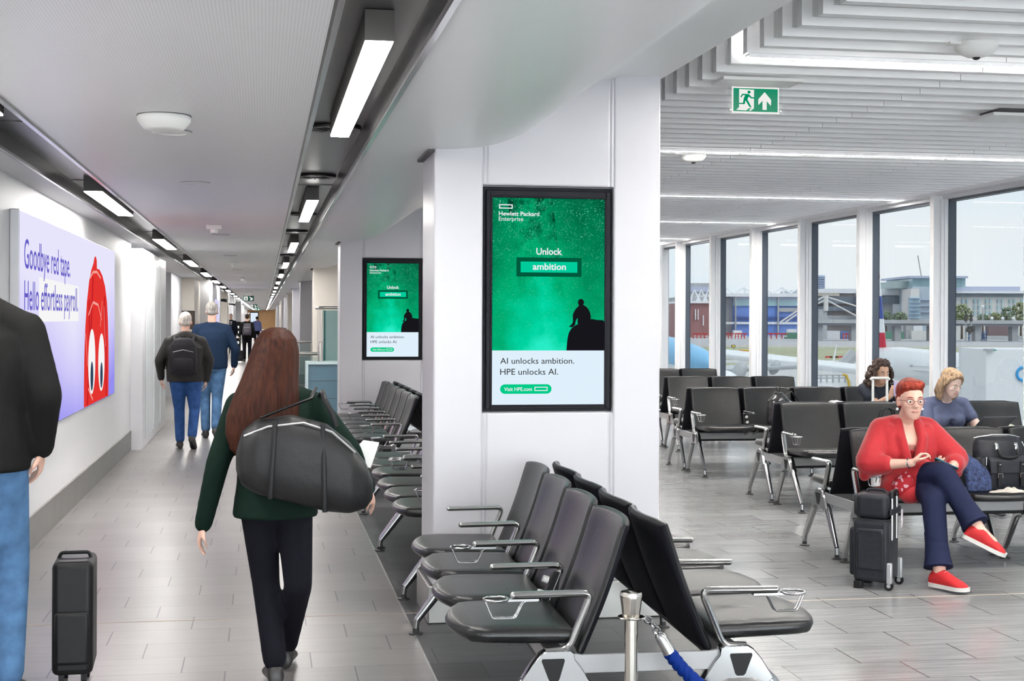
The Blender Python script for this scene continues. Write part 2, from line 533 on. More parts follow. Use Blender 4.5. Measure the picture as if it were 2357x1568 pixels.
# light troughs
def trough(name, x0, x1):
    mb = MB()
    mb.box(x0, x1, -3.5, YE, 2.67, 2.69)
    mb.box(x0, x0 + .012, -3.5, YE, ZC, 2.67); mb.box(x1 - .012, x1, -3.5, YE, ZC, 2.67)
    for k in range(60):
        y = -2 + k * 3.25
        if y < YE: mb.box(x0 + .012, x1 - .012, y, y + .004, 2.664, 2.671)
    o = struct(name, mb, M_TROUGH, smooth=0)
    mb = MB()
    mb.box(x1 - .004, x1 + .018, -3.5, YE, ZC - .012, ZC + .014)
    mb.box(x0 + .010, x0 + .030, -3.5, YE, ZC - .004, ZC + .012)
    struct('trough_lip', mb, M_LIP, o, smooth=0)
trough('ceiling_trough', 0.197, 0.53)
trough('ceiling_trough.001', -1.43, -1.095)
# the S-curved soffit between corridor and gate lounge
prof = [(.548, 2.56), (.72, 2.559), (.895, 2.559), (1.01, 2.563), (1.09, 2.569), (1.166, 2.578), (1.21, 2.588), (1.26, 2.602), (1.323, 2.624), (1.386, 2.655), (1.449, 2.697),
        (1.544, 2.766), (1.64, 2.837), (1.704, 2.885), (1.768, 2.928), (1.832, 2.959), (1.897, 2.976), (1.962, 2.985), (2.059, 2.99), (2.19, 2.994), (2.19, 3.06), (.548, 3.06)]
struct('ceiling_soffit', MB().prism(prof, -3.5, YE, 'xz'), M_SOFF, smooth=35)
# lounge ceiling
struct('ceiling_plenum', MB().box(2.40, 7.4, -3.5, 24.9, 3.45, 3.5), M_WALL2, smooth=0)  # white here so the added uplight bounces down between the baffles
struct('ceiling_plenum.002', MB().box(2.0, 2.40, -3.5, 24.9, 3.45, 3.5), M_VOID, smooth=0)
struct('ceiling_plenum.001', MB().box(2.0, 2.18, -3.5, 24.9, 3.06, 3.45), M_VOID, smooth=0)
# baffles: y = 6.974 + 0.251 k ; every sixteenth carries a light line
SEG = [(2.427, 3.857), (3.862, 5.665), (5.67, 7.08)]
def baffle_mesh(a, b, lit):
    mb = MB(); h0, h1 = 3.0, 3.27; t = .03
    mb.cur = 0
    zb = h0 if not lit else h0 + .012
    mb.box(a, b, -t, t, zb, h0 + .04)
    mb.box(a, a + .05, -t, t, h0 + .04, h1); mb.box(b - .02, b, -t, t, h0 + .04, h1)
    mb.box(a, b, -t, t, h1 - .03, h1)
    mb.cur = 1
    mb.box(a + .05, b - .02, -t + .006, t - .006, h0 + .04, h1 - .03)
    return mb.mesh('ceiling_baffle', [M_BAFFLE, M_BAFPERF if not lit else M_BAFFLE], 0)
BM = {(i, l): baffle_mesh(a, b, l) for i, (a, b) in enumerate(SEG) for l in (0, 1)}
for k in range(-38, 70):
    y = 6.974 + .2505 * k
    if y > 24.6: break
    lit = 1 if k % 16 == 0 else 0
    for i in range(3):
        o = bpy.data.objects.new('ceiling_baffle', BM[(i, lit)]); C.objects.link(o); o.location.y = y
        tag(o, kind='structure')
n = 0
for k in (-32, -16, 0, 16, 32, 48, 64):
    y = 6.974 + .2505 * k
    mb = MB().box(2.44, 7.07, y - .02, y + .02, 2.992, 2.9925); mb.cur = 2; mb.box(2.44, 7.07, y - .028, y - .02, 2.990, 3.011); mb.box(2.44, 7.07, y + .02, y + .028, 2.990, 3.011); mb.box(2.44, 7.07, y - .02, y + .02, 2.998, 3.011); mb.cur = 1; mb.box(2.5, 7.0, y - .024, y + .024, 3.272, 3.28)  # last box is the added uplight on top of the baffle
    o = mb.build('strip_light', [M_LAMPL, M_UPLIGHT_ADD, M_BAFFLE], smooth=0)
    lab = {0: 'slim white light line in the slatted ceiling above the exit sign', 16: 'second light line back in the slatted ceiling',
           32: 'third light line back in the slatted ceiling', 48: 'light line furthest back in the slatted ceiling, by the end wall'}.get(k, 'light line in the slatted ceiling just overhead')
    tag(o, lab, 'light', 'light lines in the slatted ceiling')
# window wall
XW = 7.14
mb = MB()
fin = [14.08 + 1.905 * k for k in range(-9, 7)]
mb.box(7.0, XW + .12, -3.5, 24.9, 0, 0.32)
mb.box(7.10, XW + .01, -3.5, 24.9, 2.93, 3.3); mb.box(7.0, 7.10, -3.5, 24.9, 2.968, 3.0)
for k, y in enumerate(fin):
    mb.box(7.0, XW + .01, y, y + .09, .32, 2.968)
    mb.box(7.075, XW + .01, y - .022, y + .11, .32, 2.93); mb.box(7.11, XW + .01, y - .034, y + .12, .32, 2.93)
mb.box(7.0, XW + .1, fin[-1] + .02, 24.9, .32, 3.0); mb.box(7.0, XW + .1, -3.5, fin[0], .32, 2.93)
struct('wall_right', mb, M_WALL2, smooth=0)
M_FRAME = mat('dark window frame', (0.06, 0.075, 0.10), 0.4)
for k in range(len(fin) - 1):
    f = MB(); a, b = fin[k] + .09, fin[k + 1]
    f.box(XW + .011, XW + .095, b - .045, b + .04, .30, 2.96); f.box(XW + .011, XW + .095, a - .04, a + .045, .30, 2.96)
    f.box(XW + .011, XW + .095, a, b, 2.905, 2.97); f.box(XW + .011, XW + .095, a, b, .28, .35)
    wo = struct('window_%d' % (k + 1), f, M_FRAME, smooth=0)
    struct('pane', MB().box(XW + .085, XW + .093, a, b, .33, 2.93), M_GLASS, wo, smooth=0)
bw_ = struct('window_20', MB().box(-3.2, 7.3, -3.6, -3.5, 0, .1).box(-3.2, 7.3, -3.6, -3.5, 2.9, 3.5).box(.5, .6, -3.6, -3.5, .1, 2.9).box(3.8, 3.9, -3.6, -3.5, .1, 2.9), M_FRAME, smooth=0)  # unseen glazing added behind the camera to let in more daylight
struct('pane', MB().box(-3.2, 7.3, -3.56, -3.55, .1, 2.9), M_GLASSC, bw_, smooth=0)
struct('wall_end.001', MB().box(2.19, 6.985, 24.7, 24.9, 0, 2.99), M_PINKW, smooth=0)
struct('trim_5', MB().box(6.92, 7.03, 24.62, 24.72, 0, 2.98), M_WALL2, smooth=0)
struct('wall_right.001', MB().box(2.19, 2.4, 18.6, YE, 0, 3.0), M_WALL2, smooth=0)
# ================================================================ columns between corridor and lounge
def column(k, y0, shown):
    nm = 'column' if k == 0 else 'column.%03d' % k
    mb = MB()
    mb.box(.903, 2.164, y0 + .06, y0 + .56, 0.2, 3.03)
    if shown:
        g = .0022
        for z0, z1 in ((2.372, 3.03), (.2, 1.134)):
            mb.box(1.160, 1.205, y0 + .006, y0 + .06, z0, z1); mb.box(1.865, 1.908, y0 + .006, y0 + .06, z0, z1)
        for x0, x1, z0, z1 in ((.903, 1.171 - g, .2, 3.03), (1.897 + g, 2.164, .2, 3.03), (1.192, 1.876, 2.372, 3.03), (1.192, 1.876, .2, 1.134),
                               (1.171, 1.192 - g, 2.372, 3.03), (1.876 + g, 1.897, 2.372, 3.03), (1.171, 1.192 - g, .2, 1.134), (1.876 + g, 1.897, .2, 1.134)):
            mb.box(x0, x1, y0, y0 + .07, z0, z1)
    else:
        mb.box(.903, 1.4, y0, y0 + .07, .2, 3.03); mb.box(1.404, 2.164, y0, y0 + .07, .2, 3.03)
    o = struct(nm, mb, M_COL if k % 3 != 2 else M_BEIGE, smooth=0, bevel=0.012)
    struct('column_plinth', MB().box(.877, 2.17, y0 - .006, y0 + .57, 0, .203), M_PLINTH, o, bevel=0.006)
    struct('shadow_gap', MB().box(.893, 2.15, y0 + .02, y0 + .55, .19, .21), M_SHADOW, o, smooth=0)
    struct('top_trim', MB().box(.868, .905, y0 - .004, y0 + .54, 2.545, 2.562), M_SHADOW, o, smooth=0)
COLY = [7.615 + 9.55 * k for k in range(12)]
for k, y in enumerate(COLY):
    column(k, y, k < 2)
# ================================================================ displays in the columns
def screen_mat():
    g = G('starry green picture'); x, y, z = g.xyz()      # object space: x 0..1 across, z 0..1.8 up
    v2 = g.vec(x, z, 0.0)
    def nz(sc, det, ox=0.0, r=0.6):
        return g.noise(g.vec(g.math('ADD', x, ox), g.math('ADD', z, ox * 2), 0.0), sc, det, r)
    mid = g.math('ADD', 0.33, g.math('MULTIPLY', g.math('SUBTRACT', 1.8, z), 0.13))
    dx = g.math('ABSOLUTE', g.math('SUBTRACT', x, mid))
    band = g.math('SUBTRACT', 1.0, g.math('MINIMUM', 1.0, g.math('MULTIPLY', dx, 2.4)))
    low = g.math('MULTIPLY', g.math('SUBTRACT', 1.35, z), 0.42)
    t = g.math('ADD', g.math('ADD', g.math('MULTIPLY', band, 0.34), low), g.math('MULTIPLY', g.math('SUBTRACT', nz(3.0, 6, 3.0), 0.5), 0.55))
    rift = g.math('MULTIPLY', g.math('LESS_THAN', dx, 0.2), g.math('MULTIPLY', g.math('SUBTRACT', nz(4.5, 5, 9.0), 0.44), g.math('MULTIPLY', g.math('MAXIMUM', 0.0, g.math('SUBTRACT', z, 0.85)), 3.4)))
    t = g.math('SUBTRACT', t, g.math('MAXIMUM', 0.0, rift))
    col = g.ramp(g.math('ADD', t, 0.3), (0.0, (0.0, 0.055, 0.025)), (0.3, (0.0, 0.22, 0.09)), (0.6, (0.0, 0.42, 0.17)), (0.85, (0.0, 0.66, 0.36)), (1.0, (0.02, 0.84, 0.56)))
    vo = N(g.t, 'ShaderNodeTexVoronoi', feature='F1'); vo.inputs['Scale'].default_value = 75
    g.t.links.new(v2, vo.inputs['Vector'])
    star = g.math('LESS_THAN', vo.outputs['Distance'], g.math('MULTIPLY', nz(11.0, 2, 5.0), g.math('ADD', 0.1, g.math('MULTIPLY', z, 0.22))))
    col = g.mix(g.math('MULTIPLY', star, 0.42), col, (0.25, 0.95, 0.62))
    g.t.nodes.remove(g.b)
    e = N(g.t, 'ShaderNodeEmission'); g.t.links.new(col, e.inputs[0]); e.inputs[1].default_value = SELF
    g.t.links.new(e.outputs[0], g.t.nodes['Material Output'].inputs[0])
    return g.m
M_STAR = screen_mat()
M_EW = emat('screen white', (0.74, 0.87, 0.97), 1.0)
M_EWT = emat('screen lettering white', (0.84, 0.86, 0.90), 1.0)
M_EDK = emat('screen dark green', (0.0, 0.10, 0.045), 1.0)
M_ELT = emat('screen bright green', (0.0, 0.60, 0.33), 1.0)
M_EPILL = emat('screen button green', (0.0, 0.60, 0.25), 1.0)
M_EBK = emat('screen black', (0.008, 0.008, 0.011), 1.0)
M_BEZEL = mat('dark bezel', (0.006, 0.006, 0.010), 0.45, spec=0.15)
def ftext(s, m, parent, plane, a, b, base, cap, bold=0.0, name='lettering', spacing=1.0, desc=False):
    """fit a line of lettering between a and b, standing on base with cap height cap; plane = ('y', y) faces -Y, ('x', x) faces +X"""
    o = text(s, 1.0, m, parent, Matrix.Identity(4), name, bold, 1.0, 'LEFT', spacing)
    xs = [v.co.x for v in o.data.vertices]
    x0, x1 = min(xs), max(xs); k = (b - a) / (x1 - x0); kz = cap / 0.69
    for v in o.data.vertices:
        px = a + (v.co.x - x0) * k; pz = base + v.co.y * kz; d = max(0.0, v.co.z)
        v.co = (px, plane[1] - d, pz) if plane[0] == 'y' else (plane[1] + d, px, pz)
    o.data.update()
    return o
DW, DZ0, DZ1 = (1.171, 1.897), 1.138, 2.368
def SX(u): return 1.224 + (u - 1135) * (1.851 - 1.224) / 257.0
def SZ(v): return 1.177 + (931 - v) * (2.306 - 1.177) / 477.0
def display(y0, label):
    t = thing('digital_display', label, 'screen', (0, y0, 0), 0, 'advertising screens in the columns')
    mb = MB()
    yb = .045
    mb.box(DW[0], DW[1], yb, .06, DZ0, DZ1)
    mb.box(DW[0] + .02, 1.215, .018, yb, DZ0 + .015, DZ1 - .02); mb.box(1.860, DW[1] - .012, .018, yb, DZ0 + .015, DZ1 - .02)
    mb.box(1.215, 1.860, .018, yb, 2.315, DZ1 - .02); mb.box(1.215, 1.860, .018, yb, DZ0 + .015, 1.168)
    mb.box(1.213, 1.224, .010, yb, 1.168, 2.315); mb.box(1.851, 1.862, .010, yb, 1.168, 2.315)
    mb.box(1.213, 1.862, .010, yb, 2.306, 2.317); mb.box(1.213, 1.862, .010, yb, 1.166, 1.177)
    mb.build('bezel', M_BEZEL, t, 0, .003, 1)
    k = 1.851 - 1.224
    sc = MB().box(0, 1, 0, .01, (SZ(806) - 1.177) / k, (2.306 - 1.177) / k).build('screen', M_STAR, t, 0)
    sc.location = (1.224, .022, 1.177); sc.scale = (k, 1, k)
    lo = MB().box(1.224, 1.851, .021, .03, 1.177, SZ(806)).build('message_panel', M_EW, t, 0)
    P = ('y', .0205)
    def rect(u0, v0, u1, v1, m, name, d=.0205, par=t):
        return MB().box(SX(u0), SX(u1), d, d + .001, SZ(v1), SZ(v0)).build(name, m, par, 0)
    def outline(u0, v0, u1, v1, w, m, name, d=.0205):
        mb = MB()
        for a, b, c, e in ((u0, v0, u1, v0 + w), (u0, v1 - w, u1, v1), (u0, v0, u0 + w, v1), (u1 - w, v0, u1, v1)):
            mb.box(SX(a), SX(c), d, d + .001, SZ(e), SZ(b))
        return mb.build(name, m, t, 0)
    outline(1150, 469, 1181, 479, 2.4, M_EWT, 'logo')
    ftext('Hewlett Packard', M_EWT, t, P, SX(1149.5), SX(1241.5), SZ(495), SZ(485.5) - SZ(495), .018)
    ftext('Enterprise', M_EWT, t, P, SX(1149.5), SX(1205), SZ(507), SZ(497.5) - SZ(507), .002)
    ftext('Unlock', M_EWT, t, P, SX(1235), SX(1294), SZ(584), SZ(569) - SZ(584), .02)
    outline(1190, 591, 1339, 635, 9.5, M_EDK, 'frame_graphic', .021)
    rect(1199.5, 600.5, 1330, 626, M_ELT, 'highlight', .0213)
    ftext('ambition', M_EWT, t, P, SX(1227), SX(1303), SZ(619), SZ(604) - SZ(619), .02)
    mk = mat('screen ink', (0, 0, 0), 0.5, spec=0.1)
    ftext('AI unlocks ambition.', mk, t, P, SX(1154), SX(1323), SZ(836.5), SZ(823) - SZ(836.5), .001)
    ftext('HPE unlocks AI.', mk, t, P, SX(1154), SX(1286), SZ(862), SZ(848) - SZ(862), .001)
    pl = arc((SX(1164.5), SZ(895)), SZ(884) - SZ(895), PI / 2, 3 * PI / 2, 10, 'xz', .0208) + arc((SX(1260.5), SZ(895)), SZ(884) - SZ(895), -PI / 2, PI / 2, 10, 'xz', .0208)
    MB().add(pl, [tuple(range(len(pl)))]).build('button_graphic', M_EPILL, t, 0)
    P2 = ('y', .0204)
    ftext('Visit HPE.com', M_EWT, t, P2, SX(1163), SX(1226.5), SZ(899.3), SZ(891) - SZ(899.3), .012)
    outline(1232, 890, 1262, 899.5, 1.9, M_EWT, 'button_mark', .0202)
    rock = [(1305, 806), (1307, 780), (1310, 765), (1318, 752), (1330, 745), (1345, 737), (1362, 732), (1375, 735), (1392, 735), (1392, 806)]
    fig = [(1310, 751), (1320, 742), (1319, 722), (1326, 709), (1334, 702), (1332, 692), (1337, 687), (1342, 690), (1342, 699), (1352, 705), (1359, 716), (1362, 733), (1340, 742), (1330, 745), (1331, 729), (1326, 737), (1325, 747), (1318, 752)]
    mb = MB()
    sm_ = lambda q: [(SX(p.x), SZ(p.y)) for p in fillet([(a, b, 0) for a, b in q], 6, 4)]
    mb.prism(sm_(rock), .0205, .0212, 'xz'); mb.prism(sm_(fig)[::-1], .0203, .0211, 'xz')
    mb.prism([(SX(1338 + 7 * math.cos(a)), SZ(694 + 8 * math.sin(a))) for a in [2 * PI * i / 20 for i in range(20)]], .0202, .021, 'xz')
    mb.build('silhouette', M_EBK, t, 0)
    return t
display(COLY[0], 'tall portrait advertising screen showing green starry sky, in the nearest white column')
display(COLY[1], 'smaller looking portrait screen with the same green advert, in the second column back')
# ================================================================ light box on the left wall
bw = thing('lightbox_sign', 'large lavender backlit advert with a red tape shape on the left wall', 'sign', (-1.62, 12.57, 1.59))
ox, oy, oz = -1.62, 12.57, 1.59
def rel(mb):                                   # geometry is written in room coordinates, parts hang on the sign's base
    for p in mb.v:
        p -= Vector((ox, oy, oz))
    return mb
Y0, Y1, Z0, Z1 = 9.6, 15.55, .83, 2.345
rel(MB().box(-1.62, -1.56, Y0, Y1, Z0, Z1)).build('case', mat('anodised case', (0.5, 0.5, 0.52), 0.35, 0.6), bw, 0, .004)
g = G('lavender backlit print'); x, y, z = g.xyz()
dd = g.math('ADD', g.math('MULTIPLY', g.math('ADD', z, 0.75), 0.75), g.math('MULTIPLY', g.math('ABSOLUTE', g.math('SUBTRACT', y, -0.2)), -0.10))
cl = g.ramp(g.math('ADD', dd, g.math('MULTIPLY', g.noise(None, 0.8, 1.0), 0.3)), (0.0, (0.30, 0.27, 0.88)), (0.38, (0.62, 0.58, 0.95)), (0.75, (0.80, 0.78, 0.97)))
g.t.nodes.remove(g.b); e = N(g.t, 'ShaderNodeEmission'); g.t.links.new(cl, e.inputs[0]); e.inputs[1].default_value = SELF
g.t.links.new(e.outputs[0], g.t.nodes['Material Output'].inputs[0])
rel(MB().box(-1.56, -1.555, Y0 + .012, Y1 - .012, Z0 + .012, Z1 - .012)).build('print', g.m, bw, 0)
M_VIO = emat('print violet', (0.13, 0.11, 0.56), 1.0)
M_PWH = emat('print white', (0.93, 0.92, 0.93), 1.0)
M_PRED = emat('print red', (0.78, 0.035, 0.03), 1.0)
M_PDRED = emat('print dark red', (0.56, 0.015, 0.02), 1.0)
M_PPINK = emat('print pink', (0.92, 0.36, 0.32), 1.0)
M_PNAVY = emat('print navy', (0.03, 0.06, 0.11), 1.0)
XF = -1.5545
def shift(o):
    for v in o.data.vertices: v.co -= Vector((ox, oy, oz))
    return o
rel(MB().prism([(10.40, 1.925), (12.57, 1.905), (12.57, 1.61), (10.40, 1.61)], XF - .0003, XF, 'yz')).build('highlight', M_PWH, bw, 0)
shift(ftext('Goodbye red tape.', M_VIO, bw, ('x', XF + .0005), 9.76, 12.02, 1.968, .195, .004))
shift(ftext('Hello effortless payroll.', M_VIO, bw, ('x', XF + .0005), 9.77, 12.52, 1.692, .195, .004))
shift(ftext('everpeople.com', M_PNAVY, bw, ('x', XF + .0005), 10.02, 10.95, 1.03, .07, 0))
body = [(12.955, .845), (12.95, 1.05), (12.97, 1.3), (13.03, 1.55), (13.14, 1.78), (13.30, 1.97), (13.47, 2.08), (13.62, 2.14), (13.70, 2.20), (13.80, 2.215), (13.88, 2.18), (13.90, 2.10), (14.10, 2.10),
        (14.35, 2.05), (14.6, 1.95), (14.78, 1.8), (14.88, 1.6), (14.94, 1.35), (14.96, 1.1), (14.94, .845)]
rel(MB().prism(body, XF, XF + .0006, 'yz')).build('tape_artwork', M_PRED, bw, 0)
mb = MB()
for pts in ([(13.2, .85), (13.35, 1.3), (13.3, 1.8)], [(14.75, .85), (14.7, 1.3), (14.55, 1.85)], [(13.6, 2.02), (13.5, 1.7), (13.45, 1.5)]):
    mb.tube([(XF + .0008, a, b) for a, b in pts], .05, 4, flat=.006, up=(1, 0, 0))
rel(mb).build('tape_fold', M_PDRED, bw, 0)
mb = MB()
for pts in ([(13.35, 2.0), (13.6, 2.06), (13.9, 2.07), (14.2, 2.02)], [(13.25, 1.66), (13.6, 1.78), (14.0, 1.76), (14.3, 1.62)], [(13.05, 1.5), (13.2, 1.2)], [(13.25, 1.0), (13.6, .88)], [(14.5, 1.75), (14.66, 1.35)], [(14.2, 1.55), (14.35, 1.8)]):
    mb.tube([(XF + .0012, a, b) for a, b in pts], .012, 4, flat=.02, up=(1, 0, 0))
rel(mb).build('tape_highlight', M_PPINK, bw, 0)
for yy, zz, hz in ((13.52, 1.235, .30), (14.30, 1.205, .28)):
    ov = lambda ry, rz, dz: [(yy + ry * math.cos(2 * PI * i / 28), zz + dz + rz * math.sin(2 * PI * i / 28)) for i in range(28)]
    rel(MB().prism(ov(.27, hz, 0), XF + .001, XF + .0016, 'yz')).build('white_oval', M_PWH, bw, 0)
    rel(MB().prism(ov(.11, hz * .45, -hz * .45), XF + .0017, XF + .0022, 'yz')).build('dark_oval', M_PNAVY, bw, 0)
rel(MB().tube([(XF + .001, 10.3 + .12 * math.cos(a), 1.0 + .05 * math.sin(a)) for a in [PI + PI * i / 10 for i in range(11)]], .008, 4)).build('smile_mark', M_PNAVY, bw, 0)
# ================================================================ lights in the troughs
def trough_light(x0, x1, y, label, group=None):
    t = thing('ceiling_light', label, 'light', ((x0 + x1) / 2, y, 2.67), 0, group)
    w2 = (x1 - x0) / 2
    MB().box(-w2, w2, 0, 2.5, -.105, -.002).build('housing', mat('dark lamp housing', (0.10, 0.095, 0.09), 0.5), t, 0)
    MB().box(-w2 + .004, w2 - .004, .004, 2.496, -.112, -.105).build('diffuser', M_LAMP, t, 0)
    return t
names = ['nearest long white light in the right ceiling channel', 'second light back in the right ceiling channel', 'third light back in the right ceiling channel', 'fourth light back in the right ceiling channel']
nl = ['light cut by the left edge of the photo, left ceiling channel', 'second light back in the left ceiling channel, above the lavender sign', 'third light back in the left ceiling channel', 'fourth light back in the left ceiling channel']
for side, (x0, x1, ya, nm) in enumerate(((.325, .422, 4.70, names), (-1.30, -1.165, 4.25, nl))):
    base = None
    for k in range(28):
        y = ya + 6.5 * k
        if y > YE - 3: break
        lab = nm[k] if k < 4 else ('small far light in the right ceiling channel' if side == 0 else 'small far light in the left ceiling channel')
        gp = 'lights along the %s ceiling channel' % ('right' if side == 0 else 'left')
        if base is None: base = trough_light(x0, x1, y, lab, gp)
        else: dup(base, ((x0 + x1) / 2, y, 2.67), 0, lab, gp)
    o = dup(base, ((x0 + x1) / 2, ya - 6.5, 2.67), 0, 'light just overhead in the %s ceiling channel' % ('right' if side == 0 else 'left'), gp)
# ring vents
def vent(y, lab):
    t = thing('ceiling_vent', lab, 'vent', (.363, y, 2.668), 0, 'round vents in the right ceiling channel')
    MB().lathe([(.062, -.001), (.062, -.012), (.145, -.016), (.15, -.006), (.148, 0)], 28).build('ring', M_TROUGH, t)
    mb = MB()
    for k in range(6): mb.box(-.14, .14, -.004, .004, -.016, -.008, Matrix.Rotation(k * PI / 6, 4, 'Z'))
    mb.build('grille', M_BLACK, t, 0)
for y, l in ((7.65, 'round dark vent at the far end of the nearest right channel light'), (10.3, 'round dark vent before the second right channel light'), (14.1, 'third round vent along the right channel'), (16.9, 'fourth round vent along the right channel'), (23.4, 'fifth round vent along the right channel')):
    vent(y, l)
# things on the corridor ceiling
t = thing('smoke_detector', 'large white bowl shaped detector on the corridor ceiling', 'detector', (-.447, 6.6, ZC))
MB().lathe([(.115, 0), (.12, -.012), (.118, -.028), (.09, -.062), (.07, -.068), (.0, -.07)], 32).build('bowl', M_WHITEP, t)
MB().lathe([(.121, .002), (.121, -.003)], 32).build('gasket', M_SHADOW, t)
def disc(x, y, lab):
    t = thing('ceiling_speaker', lab, 'speaker', (x, y, ZC), 0, 'flat round speakers on the corridor ceiling')
    MB().lathe([(.096, 0), (.098, -.004), (.09, -.009), (.072, -.010), (.070, -.006), (0, -.006)], 32).build('rim', M_WHITEP, t)
    MB().lathe([(.099, .001), (.099, -.002)], 32).build('shadow_ring', M_SHADOW, t)
for k, (x, y, l) in enumerate(((-.45, 7.17, 'flat round ceiling disc just beyond the bowl detector'), (-.46, 9.86, 'second flat ceiling disc, alone mid ceiling'), (-.47, 16.0, 'third flat ceiling disc back along the corridor'), (-.49, 21.5, 'fourth flat ceiling disc back along the corridor'), (-.49, 27.5, 'fifth flat ceiling disc back along the corridor'))):
    disc(x, y, l)
def sensor(x, y, lab):
    t = thing('fire_sensor', lab, 'sensor', (x, y, ZC), 0, 'small ceiling sensors along the corridor')
    mb = MB().box(-.075, .075, -.05, .05, -.05, 0); mb.build('body', M_WHITEP, t, 0, .01)
    MB().lathe([(.04, -.05), (.036, -.085), (0, -.088)], 16).build('head', M_WHITEP, t)
for x, y, l in ((-.485, 14.3, 'small white box sensor, nearest of the ceiling sensors'), (-.49, 24.0, 'second white box sensor back along the corridor ceiling'), (-.50, 33.0, 'third white box sensor back, beyond two sensors')):
    sensor(x, y, l)
# ================================================================ beam seating
M_LEATHER = mat('black leather', (0.008, 0.008, 0.009), 0.34, noise=0.2, nscale=12, bump=0.10, bscale=90, spec=0.42)
M_SHELL = mat('black seat shell', (0.004, 0.004, 0.007), 0.6, spec=0.2, bump=0.05, bscale=200)
M_BEAM = mat('light grey beam', (0.36, 0.36, 0.365), 0.4, 0.2)
M_ARM = mat('satin aluminium', (0.52, 0.52, 0.51), 0.22, 1.0)
M_FOOT = mat('black rubber foot', (0.02, 0.02, 0.02), 0.5)
PITCH = 0.585
def us_edge(h, n):                       # sample positions, dense near the borders
    e = [0, .003, .009, .02]
    c = [-h + q for q in e] + [-h + .02 + (2 * h - .04) * i / n for i in range(1, n)] + [h - q for q in e[::-1]]
    return c
def rnd(d, r):                           # how far the skin falls back at distance d from a border
    d = min(max(d, 0), r)
    return r - math.sqrt(max(0, r * r - (r - d) ** 2))
def seat_mesh(wrinkle=False):
    mb = MB(); h = .274; y0, y1 = .255, .645; r = .027
    us = us_edge(h, 9); vs = [(y0 + y1) / 2 + q for q in us_edge((y1 - y0) / 2, 9)]
    def f(u, v, s):
        fr = max(0.0, (v - y0) / (y1 - y0))
        k = 1 - 0.03 * fr ** 4 - 0.10 * max(0, fr - .86) / .14 * abs(u / h) ** 3
        x = u * k
        y = v + .062 * fr ** 3 * (1 - (u / h) ** 2)
        d = min(h - abs(u), v - y0, y1 - v)
        fall = rnd(d, r)
        mid = .490 + .012 * fr
        z = mid + s * (r - fall)
        if s > 0:
            z += .010 * (1 - (u / h) ** 2) * (4 * fr * (1 - fr)) + .006 * (abs(u) / h) ** 4 * (1 - fr) - .012 * max(0, fr - .75)
            if wrinkle:
                z += .005 * math.sin(60 * (v - y0) + 9 * math.sin(u * 5) + u * 8) * math.exp(-((fr - .35) / .3) ** 2) * max(0, .5 + u / h * .5) * min(1, d / .05)
        return Vector((x, y, z))
    mb.pillow(f, us, vs)
    return mb.mesh('seat', M_LEATHER, 60)
def back_point(u, t):                    # front skin, u across, t 0..1 upward
    z = .434 + .478 * t
    y = .262 - .172 * t - .012 * math.sin(PI * t)
    return Vector((u, y, z))
def back_mesh():
    mb = MB(); h = .272; r = .018
    us = us_edge(h, 10); L = .52; vs = [q + L / 2 for q in us_edge(L / 2, 9)]
    def f(u, v, s):
        t = v / L
        p = back_point(u, t)
        d = min(h - abs(u), v, L - v)
        k = 1 - .012 * t
        rec = .042 * (1 - (u / h) ** 2) * (.35 + .65 * t)
        n = Vector((0, .94, .33))
        q = Vector((p.x * k, p.y - rec, p.z)) - n * r + n * (s * (r - rnd(d, r)))
        if t > .9: q.z -= .012 * ((abs(u) / h) ** 6) * (t - .9) / .1
        return q
    mb.pillow(f, us, vs)
    me = mb.mesh('backrest', [M_LEATHER, M_SHELL], 60)
    for p in me.polygons:
        if p.normal.y < -.2: p.material_index = 1
    return me
def arm_mesh(end):
    mb = MB()
    pts = fillet([(0, .49, .652), (0, .205, .655), (0, .288, .452)] + ([(0, .375, .447)] if end else []), .035, 5)
    mb.tube(pts, [.021] * len(pts), 10, flat=.62, up=(0, -.35, 1) if False else None)
    mb.ball((0, .49, .652), (.013, .014, .013), 10, 6)
    if not end:
        mb.box(-.012, .012, .27, .32, .40, .46)
    return mb.mesh('armrest', M_ARM, 50)
def cup_mesh():
    mb = MB()
    ring = [(.044 * math.cos(2 * PI * i / 24), .555 + .044 * math.sin(2 * PI * i / 24), .640) for i in range(24)]
    mb.tube(ring, .0052, 8, closed=True)
    for s in (-.012, .012):
        mb.tube(fillet([(s, .405, .632), (s, .455, .632), (s, .485, .572), (s, .567, .572), (s, .597, .640)], .012, 3), .0036, 7)
    mb.box(-.016, .016, .40, .515, .632, .640)
    return mb.mesh('cup_holder', M_CHROME, 50)
